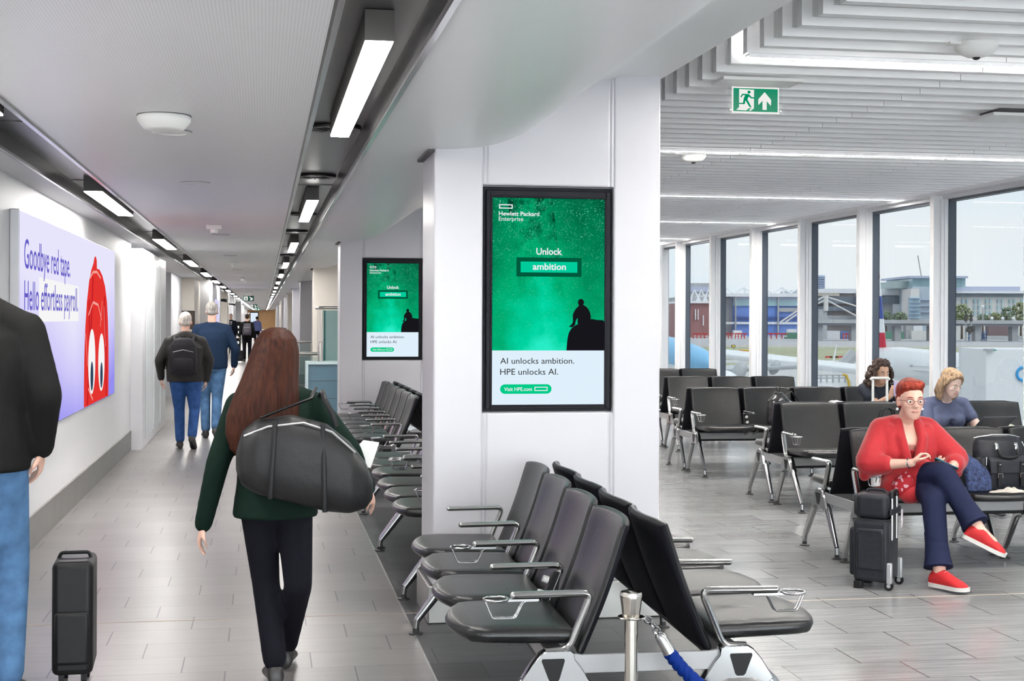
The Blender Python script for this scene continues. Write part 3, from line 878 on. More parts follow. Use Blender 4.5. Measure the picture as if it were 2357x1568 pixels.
def leg_mesh():
    mb = MB()
    # web plate with shoulders, thickness in x
    out = [(.285, .453), (.375, .453), (.398, .440), (.430, .402), (.476, .330), (.452, .306), (.432, .318), (.405, .331), (.345, .333), (.292, .331), (.262, .318), (.242, .306), (.206, .330), (.246, .392), (.268, .420), (.272, .445)]
    cx, cz = .343, .385
    R_ = [[(x_, cx + (p_[0] - cx) * k_, cz + (p_[1] - cz) * k_) for p_ in out] for x_, k_ in ((-.027, .95), (-.020, 1.0), (.020, 1.0), (.027, .95))]
    mb.rings(R_)
    for a, b in (((.448, .340), (.655, .075)), ((.238, .340), (.075, .075))):
        p, q = Vector((0, *a)), Vector((0, *b)); d = (q - p).normalized(); n = Vector((0, -d.z, d.y))
        ringp = []
        for t, wy, wx in ((0, .022, .024), (.1, .027, .025), (.6, .025, .022), (1, .019, .017)):
            c0 = p + (q - p) * t
            ringp.append([c0 + n * (wy * math.cos(2 * PI * i / 12)) + Vector((wx * math.sin(2 * PI * i / 12), 0, 0)) for i in range(12)])
        mb.rings(ringp)
        mb.tube([q, (0, b[0] + .006 * (1 if b[0] > .3 else -1), .022)], [.017, .0145], 12)
    return mb.mesh('leg_frame', M_CHROME, 35)
def foot_mesh(y):
    mb = MB()
    mb.lathe([(.017, .032), (.017, .014), (.036, .008), (.037, .0), (0, 0)], 18, Matrix.Translation((0, y, 0)))
    return mb.mesh('foot', M_FOOT, 40)
def insert_mesh():
    mb = MB()
    mb.prism([(.310, .425), (.389, .425), (.392, .417), (.366, .350), (.358, .343), (.334, .343), (.327, .350), (.307, .417)], -.0285, .0285, 'yz')
    return mb.mesh('leg_insert', M_BLACK, 0)
def bracket_mesh():
    mb = MB()
    for s in (-.045, .045):
        mb.tube([(s, .33, .415), (s, .40, .43), (s, .56, .488)], [.02, .018, .011], 8, flat=.6)
    return mb.mesh('seat_bracket', M_ARM, 40)
SEATM, SEATW, BACKM, ARME, ARMM, CUPM, LEGM, INSM, BRKM = seat_mesh(), seat_mesh(True), back_mesh(), arm_mesh(True), arm_mesh(False), cup_mesh(), leg_mesh(), insert_mesh(), bracket_mesh()
FT1, FT2 = foot_mesh(.661), foot_mesh(.069)
def part(name, me, parent, x=0.0, flip=False):
    o = bpy.data.objects.new(name, me); C.objects.link(o); o.parent = parent; o.location.x = x
    if flip: o.rotation_euler.z = PI
    return o
def bench(label, loc, rz, n, legs, cups, power=(), group='back to back lounge benches', wrinkled=()):
    """n seats on either side of a common spine; local +x runs along it"""
    t = thing('lounge_bench', label, 'bench', loc, rz, group)
    L = n * PITCH
    for side in (0, 1):
        fl = side == 1
        pos = (lambda v: -v) if False else (lambda v: v)
        for i in range(n):
            x = (i + .5) * PITCH
            part('seat', SEATW if (side, i) in wrinkled else SEATM, t, x, fl)
            part('backrest', BACKM, t, x, fl)
        for j in range(n + 1):
            x = j * PITCH
            e = j in legs
            a = part('armrest', ARME if e else ARMM, t, x, fl)
            if (side, j) in cups:
                c = part('cup_holder', CUPM, a); c.parent = a
            if e:
                lg = part('leg_frame', LEGM, t, x, fl)
                part('leg_insert', INSM, lg); part('foot', FT1, lg); part('foot', FT2, lg)
            else:
                part('seat_bracket', BRKM, t, x, fl)
            if (side, j) in power:
                mb = MB().prism([(.215, .63), (.245, .63), (.31, .47), (.24, .47)], -.02, .02, 'yz')
                pp = mb.build('power_panel', M_BLACK, t, 0, .003); pp.location.x = x
                mb = MB()
                for q in (0, 1):
                    mb.lathe([(.0, .023), (.014, .023), (.015, .0)], 16, Matrix.Translation((0, .264 + .022 * q, .595 - .055 * q)) @ Matrix.Rotation(-PI / 2 + .35, 4, 'X'))
                so = mb.build('socket', M_WHITEP, pp)
                if fl: pp.rotation_euler.z = PI
        s = -1 if fl else 1
        ys = sorted((s * .295, s * .365))
        MB().box(0, L, ys[0], ys[1], .372, .440).build('beam', M_BEAM, t, 0, .006)
        MB().box(.03, L - .03, ys[0] + .004, ys[1] - .004, .352, .3722).build('beam_tray', M_BLACK, t, 0, .004)
    for j in legs:
        x = j * PITCH
        mb = MB().prism([(-.29, .345), (-.245, .365), (.245, .365), (.29, .345), (.30, .44), (.26, .436), (.24, .432), (-.24, .432), (-.26, .436), (-.30, .44)], x - .008, x + .008, 'yz')
        mb.build('bridge_plate', M_BEAM, t, 0, .002, 1)
    return t
# bench rows beside the columns run along Y: local +x -> +Y, local +y -> -X (the corridor side)
a1 = math.atan2(2.38, .069)
bench('black leather bench in front of the nearest column, nearest to us', (1.38, 5.02, 0), a1, 4, (0, 4), {(0, 0), (0, 2), (1, 0)}, {(0, 1)}, wrinkled={(1, 0)})
bench('black bench just behind the nearest column, first of the row', (1.475, 8.30, 0), PI / 2, 3, (0, 3), {(0, 0), (0, 3)})
bench('black bench second behind the nearest column, beyond a gap in the row', (1.49, 10.17, 0), PI / 2, 3, (0, 3), {(0, 0), (0, 3)})
bench('long black bench against the second column, under the further screen', (1.485, 13.27, 0), PI / 2 + .006, 6, (0, 3, 6), {(0, 0), (0, 3), (0, 6)})
# benches in the lounge run along X
bench('lounge bench where the woman in red sits', (3.89, 9.17, 0), 0, 4, (0, 2, 4), {(1, 0), (1, 2)})
bench('lounge bench where the blonde woman with a laptop sits', (4.51, 12.12, 0), 0, 4, (0, 4), {(1, 0)})
bench('lounge bench where the curly haired woman sits', (4.52, 14.85, 0), 0, 4, (0, 2, 4), {(1, 0), (1, 2)}, {(1, 1)})
bench('empty lounge bench behind the curly haired woman bench', (5.08, 17.68, 0), 0, 3, (0, 3), {(1, 0)})
bench('furthest lounge bench, in front of the pale wooden end wall', (4.95, 20.5, 0), 0, 3, (0, 3), {(1, 0)})
# ================================================================ barrier post with rope
pt = thing('barrier_post', 'polished steel barrier post with flared top at the bottom edge', 'post', (1.28, 4.86, 0))
MB().lathe([(.0, .02), (.14, .02), (.145, .012), (.145, 0), (0, 0)], 36).build('base', M_CHROME, pt)
M_POST = mat('warm polished steel', (0.70, 0.66, 0.60), 0.12, 1.0)
MB().lathe([(.0232, .02), (.0232, .60)], 28).build('pole', M_POST, pt)
MB().lathe([(.0, .598), (.029, .598), (.031, .606), (.034, .63), (.039, .665), (.0405, .678), (.037, .687), (.026, .6905), (0, .691)], 32).build('finial', M_POST, pt)
MB().lathe([(.024, .596), (.047, .594), (.049, .597), (.047, .600), (.024, .600)], 32).build('collar', M_POST, pt)
rp_ = thing('barrier_rope', 'blue twisted barrier rope with chrome end hooked on the steel post', 'rope', (1.337, 4.86, .58))
mb = MB()
def link(c, a, b, rot):
    pts = [(a * math.cos(2 * PI * i / 18), 0, b * math.sin(2 * PI * i / 18)) for i in range(18)]
    mb.tube(pts, .0048, 7, Matrix.Translation(c) @ Euler(rot).to_matrix().to_4x4(), closed=True)
link((.005, 0, .005), .017, .010, (0, .5, .3)); link((.022, 0, -.012), .016, .011, (1.2, .8, 0)); link((.035, 0, -.032), .014, .010, (.3, 1.0, .2))
mb.build('hook', M_CHROME, rp_)
dv = Vector((.052, .0, -.088)).normalized()
p0 = Vector((.043, 0, -.044))
Mx = Matrix.Translation(p0) @ dv.to_track_quat('Z', 'Y').to_matrix().to_4x4()
MB().lathe([(0, -.004), (.012, -.002), (.019, .008), (.0225, .02), (.0235, .075), (.0245, .078), (0, .079)], 24, Mx).build('ferrule', M_CHROME, rp_)
M_ROPE = mat('blue rope', (0.003, 0.022, 0.17), 0.55, bump=0.3, bscale=300, spec=0.1)
path = []
q = p0 + dv * .078
for i in range(60):
    s = i / 59
    path.append(q + Vector((.20 * s + .25 * s * s, 0, -.31 * s - .02 * s * s)))
for k in range(3):
    pts = []
    for i, c0 in enumerate(path):
        d = (path[min(i + 1, 59)] - path[max(i - 1, 0)]).normalized(); n1 = Vector((0, 1, 0)); n2 = d.cross(n1)
        a = i * .55 + 2 * PI * k / 3
        pts.append(c0 + n1 * (.0125 * math.cos(a)) + n2 * (.0125 * math.sin(a)))
    MB().tube(pts, .0135, 9).build('strand', M_ROPE, rp_)
# ================================================================ exit sign over the lounge
M_EXG = emat('exit sign green', (0.0, 0.26, 0.12), 1.0)
M_EXW = emat('exit sign white', (0.86, 0.85, 0.82), 1.0)
ex = thing('exit_sign', 'green running man exit sign with up arrow hanging from the slatted ceiling', 'sign', (2.735, 7.68, 2.985))
EX = lambda px: (px - 1030) / 1380 * .262          # zoomed pixel -> metres across the green plate
EZ = lambda py: -.032 - (py - 290) / 695 * .1305
def expoly(pts, m, name, d=-.0035):
    MB().prism([(EX(a), EZ(b)) for a, b in pts], d - .0006, d, 'xz').build(name, m, ex, 0)
MB().box(-.16, .16, -.004, .004, -.18, .0).build('acrylic_panel', glass_mat('clear acrylic', (0.97, 0.98, 0.98), 0.012, 0.35), ex, 0)
MB().box(EX(300), EX(1760), -.0028, .0028, EZ(1035), EZ(245)).build('border', M_EXW, ex, 0)
MB().box(EX(340), EX(1720), -.0034, -.0028, EZ(985), EZ(290)).build('green_field', M_EXG, ex, 0)
expoly([(515, 318), (980, 325), (975, 885), (880, 960), (815, 950), (905, 880), (835, 885), (725, 958), (425, 945), (515, 865)], M_EXW, 'doorway_mark')
mb = MB()
for pts in ([(555, 545), (610, 460), (815, 460), (905, 552), (985, 552), (985, 590), (890, 590), (815, 535), (770, 620), (905, 860), (840, 850), (712, 650), (690, 770), (455, 768), (480, 735), (635, 730), (660, 590), (700, 500), (628, 500), (585, 572)],):
    mb.prism([(EX(a), EZ(b)) for a, b in pts], -.0049, -.0041, 'xz')
mb.prism([(EX(822 + 48 * math.cos(2 * PI * i / 20)), EZ(402 + 45 * math.sin(2 * PI * i / 20))) for i in range(20)], -.0049, -.0041, 'xz')
mb.build('running_figure', M_EXG, ex, 0)
expoly([(1310, 385), (1515, 620), (1505, 800), (1375, 655), (1375, 925), (1245, 920), (1245, 650), (1115, 785), (1112, 610)], M_EXW, 'arrow')
MB().box(-.235, .235, -.14, .08, -.008, .012).build('mounting_plate', M_WHITEP, ex, 0, .003)
for s in (-1, 1): MB().box(s * .148 - .005, s * .148 + .005, -.006, .006, -.16, -.15).build('clip', M_WHITEP, ex, 0)
# dome cameras
def dome(x, y, lab):
    t = thing('dome_camera', lab, 'camera', (x, y, 3.0), 0, 'white dome cameras in the slatted ceiling')
    MB().lathe([(.10, 0), (.104, -.022), (.085, -.048), (.045, -.066), (.022, -.070), (0, -.07)], 30).build('housing', M_WHITEP, t)
    MB().lathe([(.020, -.068), (.018, -.075), (.010, -.080), (0, -.081)], 16).build('lens', M_BLACK, t)
    MB().box(-.15, -.02, -.03, .03, -.012, .0).build('bracket', M_WHITEP, t, 0)
dome(3.42, 6.44, 'white dome camera nearest, in the slatted ceiling at the right')
dome(3.46, 11.2, 'white dome camera further back, below the second light line')
dv_ = thing('ceiling_device', 'white flat access panel hanging from the slats at the right edge', 'panel', (4.85, 8.5, 2.97))
MB().box(-.30, .3, -.16, .16, -.02, 0).build('panel', M_WHITEP, dv_, 0, .004)
MB().box(-.24, .25, -.13, .13, 0, .03).build('tray', M_SHADOW, dv_, 0)
# ================================================================ people
def skin(name, c):
    m = mat(name, c, 0.5, noise=0.05, nscale=30, spec=0.4)
    b = m.node_tree.nodes['Principled BSDF']
    b.inputs['Subsurface Weight'].default_value = 0.0
    return m
M_SKIN_A = skin('fair skin', (0.66, 0.41, 0.32))
M_SKIN_B = skin('pale skin', (0.74, 0.53, 0.45))
M_SKIN_C = skin('olive skin', (0.56, 0.34, 0.24))
M_LIP_ = mat('lips', (0.50, 0.20, 0.18), 0.4)
M_EYEW = mat('eye white', (0.75, 0.74, 0.72), 0.2)
M_IRIS = mat('iris', (0.03, 0.025, 0.02), 0.15)
def hairmat(name, c, sc=(40, 40, 3)):
    return mat(name, c, 0.55, noise=0.55, nscale=1.6, stretch=sc, bump=0.0, spec=0.12)
def cloth(name, c, **k):
    k.setdefault('rough', 0.85); k.setdefault('noise', 0.08); k.setdefault('nscale', 25); k.setdefault('sheen', 0.0); k.setdefault('spec', 0.12)
    return mat(name, c, **k)
def V(*a): return Vector(a)
def head_matrix(pos, yaw=0.0, pitch=0.0, roll=0.0, k=1.0):
    """head looks along +Y when yaw = 0; pitch > 0 looks down"""
    return Matrix.Translation(pos) @ Matrix.Rotation(yaw, 4, 'Z') @ Matrix.Rotation(-pitch, 4, 'X') @ Matrix.Rotation(roll, 4, 'Y') @ Matrix.Scale(k, 4)
def head_geo(mb, M, fine=True):
    def B(c, r): mb.ball((0, 0, 0), r, 16, 10, M @ Matrix.Translation(c))
    B((0, -.012, .035), (.074, .095, .092))
    L = [((0, .060, -.108), .020, .018), ((0, .050, -.098), .036, .034), ((0, .040, -.078), .047, .052), ((0, .028, -.045), .057, .066), ((0, .018, -.005), .066, .078), ((0, .008, .035), .071, .085), ((0, .0, .07), .066, .080)]
    mb.loft(L, 18, M)
    if fine:
        B((0, .086, .026), (.046, .013, .009))
        for s in (-1, 1):
            B((s * .036, .066, -.020), (.022, .022, .017))
            B((s * .074, -.008, -.008), (.010, .020, .030))
            B((s * .011, .100, -.026), (.008, .010, .007))
        mb.cone(M @ V(0, .090, .020), .008, M @ V(0, .108, -.018), .011, 10)
        B((0, .110, -.022), (.011, .010, .009))
        B((0, .088, -.052), (.022, .010, .007)); B((0, .084, -.065), (.019, .010, .007))
        B((0, .070, -.098), (.016, .014, .012))
def face_parts(M, parent, browc=None, lids=0.0, glasses=None):
    for s in (-1, 1):
        e = MB(); e.ball((0, 0, 0), (.0135, .010, .0085 * (1 - lids)), 12, 8, M @ Matrix.Translation((s * .032, .083, .006 - .004 * lids))); e.build('eye', M_EYEW, parent)
        e = MB(); e.ball((0, 0, 0), (.0062, .004, .0062 * (1 - lids * .7)), 10, 6, M @ Matrix.Translation((s * .031, .0915, .005 - .005 * lids))); e.build('iris', M_IRIS, parent)
        if browc:
            e = MB(); e.tube([M @ V(s * .014, .094, .027), M @ V(s * .032, .095, .033), M @ V(s * .050, .084, .027)], [.0036, .004, .002], 6); e.build('eyebrow', browc, parent)
    e = MB(); e.tube([M @ V(-.022, .090, -.057), M @ V(-.010, .100, -.054), M @ V(0, .101, -.056), M @ V(.010, .100, -.054), M @ V(.022, .090, -.057)], [.003, .006, .006, .006, .003], 8); e.build('mouth', M_LIP_, parent)
    if glasses:
        e = MB()
        for s in (-1, 1):
            e.tube([M @ V(s * .034 + .023 * math.cos(a), .104, .004 + .017 * math.sin(a)) for a in [2 * PI * i / 18 for i in range(18)]], .0018, 6, closed=True)
            e.tube([M @ V(s * .057, .103, .010), M @ V(s * .078, .05, .010), M @ V(s * .077, -.01, .004)], .0018, 6)
        e.tube([M @ V(-.011, .106, .008), M @ V(.011, .106, .008)], .0018, 6)
        e.build('glasses', glasses, parent)
def hand(mb, wr, d, n, s=1, curl=0.5, k=1.0, thumb=0.5):
    wr, d, n = Vector(wr), Vector(d).normalized(), Vector(n).normalized()
    n = (n - d * n.dot(d)).normalized(); lat = d.cross(n) * s              # lat points to the thumb side
    def P(a, b, c): return wr + (d * a + lat * b + n * c) * k
    R = []
    for a, w, t in ((-.005, .024, .017), (.03, .034, .015), (.065, .041, .014), (.090, .041, .012), (.098, .036, .009)):
        R.append([P(a, w * math.cos(q), t * math.sin(q)) for q in [2 * PI * i / 14 for i in range(14)]])
    mb.rings(R)
    for b, L, r in ((.031, .075, .0088), (.0105, .084, .009), (-.0105, .077, .0086), (-.031, .060, .0076)):
        p = P(.088, b, 0); ang = 0.15
        pts, rs = [p], [r * k]
        for q, fr in enumerate((.45, .32, .23)):
            ang += curl * (0.75 if q == 0 else 1.0)
            dr = d * math.cos(ang) + n * math.sin(ang)
            p = p + dr * (L * fr * k); pts.append(p); rs.append(r * k * (1 - .12 * (q + 1)))
        mb.chain(pts, rs, 8)
    p = P(.022, .028, .004); q1 = P(.052, .056, .012 + .012 * thumb); q2 = P(.080, .064 - .02 * thumb, .022 + .022 * thumb); q3 = P(.102, .060 - .03 * thumb, .028 + .028 * thumb)
    mb.chain([p, q1, q2, q3], [.012 * k, .0105 * k, .0095 * k, .0075 * k], 8)
def torso(mb, rings, seg=22): mb.loft([(Vector(c), rx, ry) for c, rx, ry in rings], seg)
def shoe(mb, ankle, d, L=.26, w=.045, pitch=0.0, h=.075):
    """a closed shoe, heel below the ankle, pointing along d (horizontal) and pitched"""
    d = Vector((d[0], d[1], 0)).normalized(); lat = Vector((d.y, -d.x, 0))
    up = Vector((0, 0, 1)); f = d * math.cos(pitch) + up * math.sin(pitch); u = up * math.cos(pitch) - d * math.sin(pitch)
    a = Vector(ankle)
    R = []
    for t, ww, hh in ((-.26, .62, .55), (-.22, .84, 1.0), (-.1, .92, 1.28), (.06, .92, 1.34), (.2, .92, 1.18), (.42, 1.0, .86), (.62, 1.04, .62), (.74, .84, .44), (.78, .5, .28)):
        c = a + f * (t * L)
        R.append([c + lat * (w * ww * math.cos(q)) + u * (-h + h * hh * (.5 + .5 * math.sin(q)) ) for q in [2 * PI * i / 16 for i in range(16)]])
    mb.rings(R)
    return f, u, lat
def sole(mb, ankle, d, L=.26, w=.05, pitch=0.0, h=.075, t=.022):
    d = Vector((d[0], d[1], 0)).normalized(); lat = Vector((d.y, -d.x, 0)); up = Vector((0, 0, 1))
    f = d * math.cos(pitch) + up * math.sin(pitch); u = up * math.cos(pitch) - d * math.sin(pitch); a = Vector(ankle)
    o = [(-.25, .55), (-.2, .85), (0, .85), (.25, .82), (.45, 1.0), (.62, 1.02), (.74, .75), (.785, .35)]
    pl = [(x, y) for x, y in o] + [(x, -y) for x, y in o[::-1]]
    R = [[a + f * (x * L) + lat * (y * w) + u * (-h + q + .012 * max(0, x - .5)) for x, y in pl] for q in (-.004, t - .004)]
    mb.rings(R)
def limb(mb, pts, rs, seg=14): mb.chain([Vector(p) for p in pts], rs, seg)
M_SHOEB = mat('dark shoe leather', (0.02, 0.018, 0.018), 0.45)
M_SOLEW = mat('white sole', (0.62, 0.61, 0.58), 0.6)

def walker(name, label, loc, H, top, bottom, skinm, hairm, J, jacket_hem, girth=1.0, hairkind='short', vox=.012, face=1, coat_open=False, shoem=None, skirt=1.0, grey=None):
    """an upright person; J holds joints for a 1.75 m figure facing +Y, scaled to H"""
    t = thing(name, label, 'person', loc)
    k = H / 1.75
    D = dict(pelvis=(0, 0, .95), waist=(0, 0, 1.08), chest=(0, .005, 1.28), shm=(0, 0, 1.40), neck=(0, .0, 1.48), head=(0, .02, 1.63),
             shL=(-.18, 0, 1.405), elL=(-.235, -.03, 1.13), wrL=(-.25, .03, .87), shR=(.18, 0, 1.405), elR=(.235, -.03, 1.13), wrR=(.25, .03, .90),
             hipL=(-.09, 0, .93), knL=(-.095, .05, .51), anL=(-.09, -.02, .09), hipR=(.09, 0, .93), knR=(.095, .05, .51), anR=(.09, -.02, .09), yaw=0, pitch=0, fd=1)
    D.update(J)
    P = {q: (Vector(v) * k if isinstance(v, tuple) else v) for q, v in D.items()}
    fd = D['fd']
    b = MB()
    M = head_matrix(P['head'], (0 if fd > 0 else PI) + D['yaw'], D['pitch'], 0, k)
    head_geo(b, M, face)
    limb(b, [P['shm'], P['head'] + V(0, -.02 * fd, -.05) * k], [.058 * k, .055 * k])
    torso(b, [(P['pelvis'] + V(0, 0, -.08) * k, .14 * k, .10 * k), (P['pelvis'], .16 * k, .11 * k), (P['waist'], .135 * k, .095 * k), (P['chest'], .16 * k, .105 * k), (P['shm'], .14 * k, .08 * k), (P['neck'], .05 * k, .05 * k)])
    for s in 'LR':
        limb(b, [P['sh' + s], P['el' + s], P['wr' + s]], [.046 * k, .038 * k, .025 * k])
        dr = (P['wr' + s] - P['el' + s]).normalized()
        inn = V(1 if s == 'L' else -1, 0, 0)
        hand(b, P['wr' + s], dr, inn, 1 if (s == 'L') == (fd > 0) else -1, .35, k)
        limb(b, [P['hip' + s], P['kn' + s], P['an' + s]], [.078 * k, .052 * k, .036 * k])
        an = P['an' + s]; limb(b, [an, an + V(0, .12 * fd, -.05) * k], [.035 * k, .03 * k])
    remeshed(b, 'body', skinm, t, vox if not face else min(vox, .009), 3)
    # trousers
    b = MB()
    torso(b, [(P['pelvis'] + V(0, 0, -.10) * k, .15 * k * girth, .115 * k * girth), (P['pelvis'], .172 * k * girth, .128 * k * girth), (P['waist'], .155 * k * girth, .115 * k * girth)])
    for s in 'LR':
        limb(b, [P['hip' + s], P['kn' + s], P['an' + s] + V(0, 0, .03) * k], [.098 * k * girth, .070 * k, .060 * k])
    remeshed(b, 'trousers', bottom, t, vox, 5)
    # jacket with sleeves
    b = MB(); hz = jacket_hem
    torso(b, [(V(P['pelvis'].x, P['pelvis'].y, hz), .185 * k * girth * skirt, .145 * k * girth * skirt), (P['pelvis'] + V(0, 0, .05) * k, .188 * k * girth, .145 * k * girth), (P['waist'] + V(0, 0, .05) * k, .182 * k * girth, .138 * k * girth),
              (P['chest'], .198 * k * girth, .142 * k * girth), (P['shm'] + V(0, 0, -.03) * k, .196 * k, .115 * k * girth), (P['shm'] + V(0, 0, .03) * k, .13 * k, .085 * k), (P['neck'] + V(0, 0, .01) * k, .075 * k, .072 * k)])
    for s in 'LR': limb(b, [P['neck'] + V(0, 0, -.035) * k, P['sh' + s] + V(0, 0, -.005) * k], [.066 * k, .066 * k])
    for s in 'LR':
        limb(b, [P['sh' + s], P['el' + s], P['wr' + s]], [.066 * k * girth ** .5, .058 * k * girth ** .5, .045 * k])
    remeshed(b, 'jacket', top, t, vox, 6)
    for s in 'LR':
        b = MB(); a = P['an' + s]
        shoe(b, a, (0.12 * (1 if s == 'R' else -1), fd, 0), .26 * k, .046 * k, D.get('pt' + s, 0.0), .09 * k)
        remeshed(b, 'shoe', shoem or M_SHOEB, t, .01, 2)
    # hair
    b = MB()
    def B(c, r): b.ball((0, 0, 0), r, 16, 10, M @ Matrix.Translation(c))
    if hairkind == 'short':
        B((0, -.028, .050), (.080, .092, .086)); B((0, -.055, .005), (.072, .055, .06)); B((0, .02, .095), (.060, .06, .038))
        remeshed(b, 'hair', hairm, t, .008, 2)
    return t, P, M, k
M_JEANS = cloth('blue denim', (0.035, 0.09, 0.26), noise=0.25, nscale=14)
M_JEANS2 = cloth('faded denim', (0.07, 0.15, 0.28), noise=0.25, nscale=14)
M_PUFF = cloth('charcoal padded jacket', (0.032, 0.030, 0.029), rough=0.5, bump=0.3, bscale=22)
M_NAVYJ = cloth('navy jacket', (0.012, 0.025, 0.055))
M_BLKJ = cloth('black jacket', (0.009, 0.009, 0.009))
M_GREEN = cloth('dark green jacket', (0.004, 0.013, 0.009))
M_BLKT = cloth('black trousers', (0.006, 0.006, 0.010))
M_SUIT = cloth('navy suit', (0.014, 0.017, 0.03))
H_GREY = hairmat('grey hair', (0.33, 0.31, 0.29))
H_LGREY = hairmat('light grey hair', (0.55, 0.50, 0.46))
H_AUB = hairmat('auburn hair', (0.032, 0.009, 0.0045), (60, 60, 2.5))
H_DARK = hairmat('dark hair', (0.03, 0.022, 0.018))
M_PACK = mat('dark backpack fabric', (0.018, 0.017, 0.021), 0.7, spec=0.2, noise=0.15, nscale=20)
M_PACK2 = mat('plum backpack fabric', (0.05, 0.045, 0.06), 0.6, noise=0.15, nscale=20)
def rucksack(name, label, loc, w, h, d, m, strap=.13, shoulder=None):
    """worn on a back that faces -Y; loc is its base centre against the back"""
    t = thing(name, label, 'backpack', loc)
    b = MB()
    b.loft([((0, -d * .5, 0), w * .42, d * .42), ((0, -d * .5, h * .06), w * .5, d * .5), ((0, -d * .55, h * .45), w * .5, d * .55), ((0, -d * .5, h * .8), w * .45, d * .46), ((0, -d * .42, h * .95), w * .34, d * .36), ((0, -d * .4, h), w * .2, d * .2)], 22)
    remeshed(b, 'bag_body', m, t, .01, 4)
    b = MB(); b.loft([((0, -d * 1.0, h * .10), w * .32, d * .16), ((0, -d * 1.06, h * .2), w * .36, d * .2), ((0, -d * 1.0, h * .42), w * .34, d * .17), ((0, -d * .95, h * .48), w * .25, d * .1)], 18)
    b.build('front_pocket', m, t)
    b = MB(); b.tube([(-.03, -d * .3, h * .97), (-.02, -d * .35, h * 1.06), (.02, -d * .35, h * 1.06), (.03, -d * .3, h * .97)], .007, 8); b.build('grab_handle', M_BLACK, t)
    for s in (-1, 1):
        b = MB(); b.tube([(s * w * .28, -.01, h * .9), (s * strap, .06, h * 1.04), (s * strap * 1.05, .16, h * .97), (s * strap * 1.1, .19, h * .7)], .02, 8, flat=.35); b.build('shoulder_strap', m, t)
    b = MB(); b.tube([(-w * .36, -d * .93, h * .62), (0, -d * 1.02, h * .68), (w * .36, -d * .93, h * .62)], .004, 6); b.build('zip', M_GREYM, t)
    return t
def cabin_case(name, label, loc, rz, w, d, h, m, handle=0.0, lift=.05, cat='suitcase'):
    t = thing(name, label, cat, loc, rz)
    MB().box(-w / 2, w / 2, -d / 2, d / 2, lift, h).build('shell', m, t, 40, .028, 3)
    MB().box(-w * .42, w * .42, -d / 2 - .022, -d / 2 + .01, lift + .05, h * .62).build('front_pocket', m, t, 40, .016, 3)
    for s in (-1, 1):
        for q in (-1, 1):
            b = MB(); b.lathe([(0, -.011), (.022, -.011), (.024, -.006), (.024, .006), (.022, .011), (0, .011)], 18, Matrix.Translation((s * (w / 2 - .04), q * (d / 2 - .04), .024)) @ Matrix.Rotation(PI / 2, 4, 'Y'))
            b.box(s * (w / 2 - .04) - .012, s * (w / 2 - .04) + .012, q * (d / 2 - .04) - .012, q * (d / 2 - .04) + .012, .03, lift + .01)
            b.build('wheel', M_BLACK, t)
    b = MB(); b.tube(fillet([(-.07, 0, h - .005), (-.06, 0, h + .02), (.06, 0, h + .02), (.07, 0, h - .005)], .02), .008, 8); b.build('carry_handle', M_BLACK, t)
    if handle:
        b = MB()
        for s in (-1, 1): b.tube([(s * .085, d / 2 - .03, h - .02), (s * .085, d / 2 - .03, h + handle)], .008, 8)
        b.build('handle_tube', M_GREYM, t)
        b = MB(); b.tube(fillet([(-.095, d / 2 - .03, h + handle - .01), (-.09, d / 2 - .03, h + handle + .012), (.09, d / 2 - .03, h + handle + .012), (.095, d / 2 - .03, h + handle - .01)], .02), .013, 10); b.build('grip', M_BLACK, t)
    return t
# --- two men walking away
walker('person', 'person walking away in charcoal padded jacket and blue jeans, wearing a dark backpack', (-.965, 18.2, 0), 1.72, M_PUFF, M_JEANS, M_SKIN_A, H_LGREY,
       dict(shL=(-.20, 0, 1.36), shR=(.20, 0, 1.36), elL=(-.315, -.02, 1.12), wrL=(-.30, .05, .90), elR=(.30, .02, 1.12), wrR=(.265, .04, .87), shm=(0, 0, 1.37), head=(.0, .05, 1.61), knL=(-.075, .09, .50), anL=(-.06, .0, .095), knR=(.12, -.02, .50), anR=(.10, -.20, .16), ptR=-.5),
       .84, 1.24)
rucksack('backpack', 'dark backpack on the back of the person in the padded jacket', (-.975, 18.05, .93), .34, .46, .14, M_PACK)
walker('person', 'person with grey hair walking away in a navy jacket and faded jeans', (-.70, 19.9, 0), 1.85, M_NAVYJ, M_JEANS2, M_SKIN_A, H_GREY,
       dict(elR=(.30, .0, 1.14), wrR=(.285, .08, .93), knL=(-.085, .06, .5), anL=(-.07, -.05, .09), knR=(.07, -.02, .5), anR=(.06, -.2, .12), ptR=-.3), .94, 1.1)
# --- far along the corridor
t, P, M, k = walker('person', 'far person in a navy suit and tie walking towards us', (-1.38, 62, 0), 1.78, M_SUIT, M_SUIT, M_SKIN_A, H_GREY, dict(fd=-1), .86, 1.0, face=1, vox=.016)
b = MB(); b.prism([(-.055, 1.46), (.055, 1.46), (0, 1.16)], -.155, -.147, 'xz'); b.build('shirt', mat('white shirt', (0.8, 0.8, 0.82), 0.6), t, 0)
b = MB(); b.prism([(-.018, 1.45), (.018, 1.45), (.026, 1.2), (0, 1.16), (-.026, 1.2)], -.16, -.155, 'xz'); b.build('tie', mat('dark tie', (0.03, 0.04, 0.12), 0.5), t, 0)
walker('person', 'far person in black walking away with a plum backpack and a small case', (-.60, 53, 0), 1.75, M_BLKJ, M_BLKT, M_SKIN_C, H_DARK, dict(wrL=(-.27, -.10, .93)), .86, 1.0, face=0, vox=.016)
rucksack('backpack', 'plum backpack on the far person in black', (-.60, 52.86, .98), .32, .44, .14, M_PACK2)
cabin_case('suitcase', 'small black case pulled by the far person in black', (-.90, 52.4, 0), 0, .34, .22, .44, M_PACK, .42)
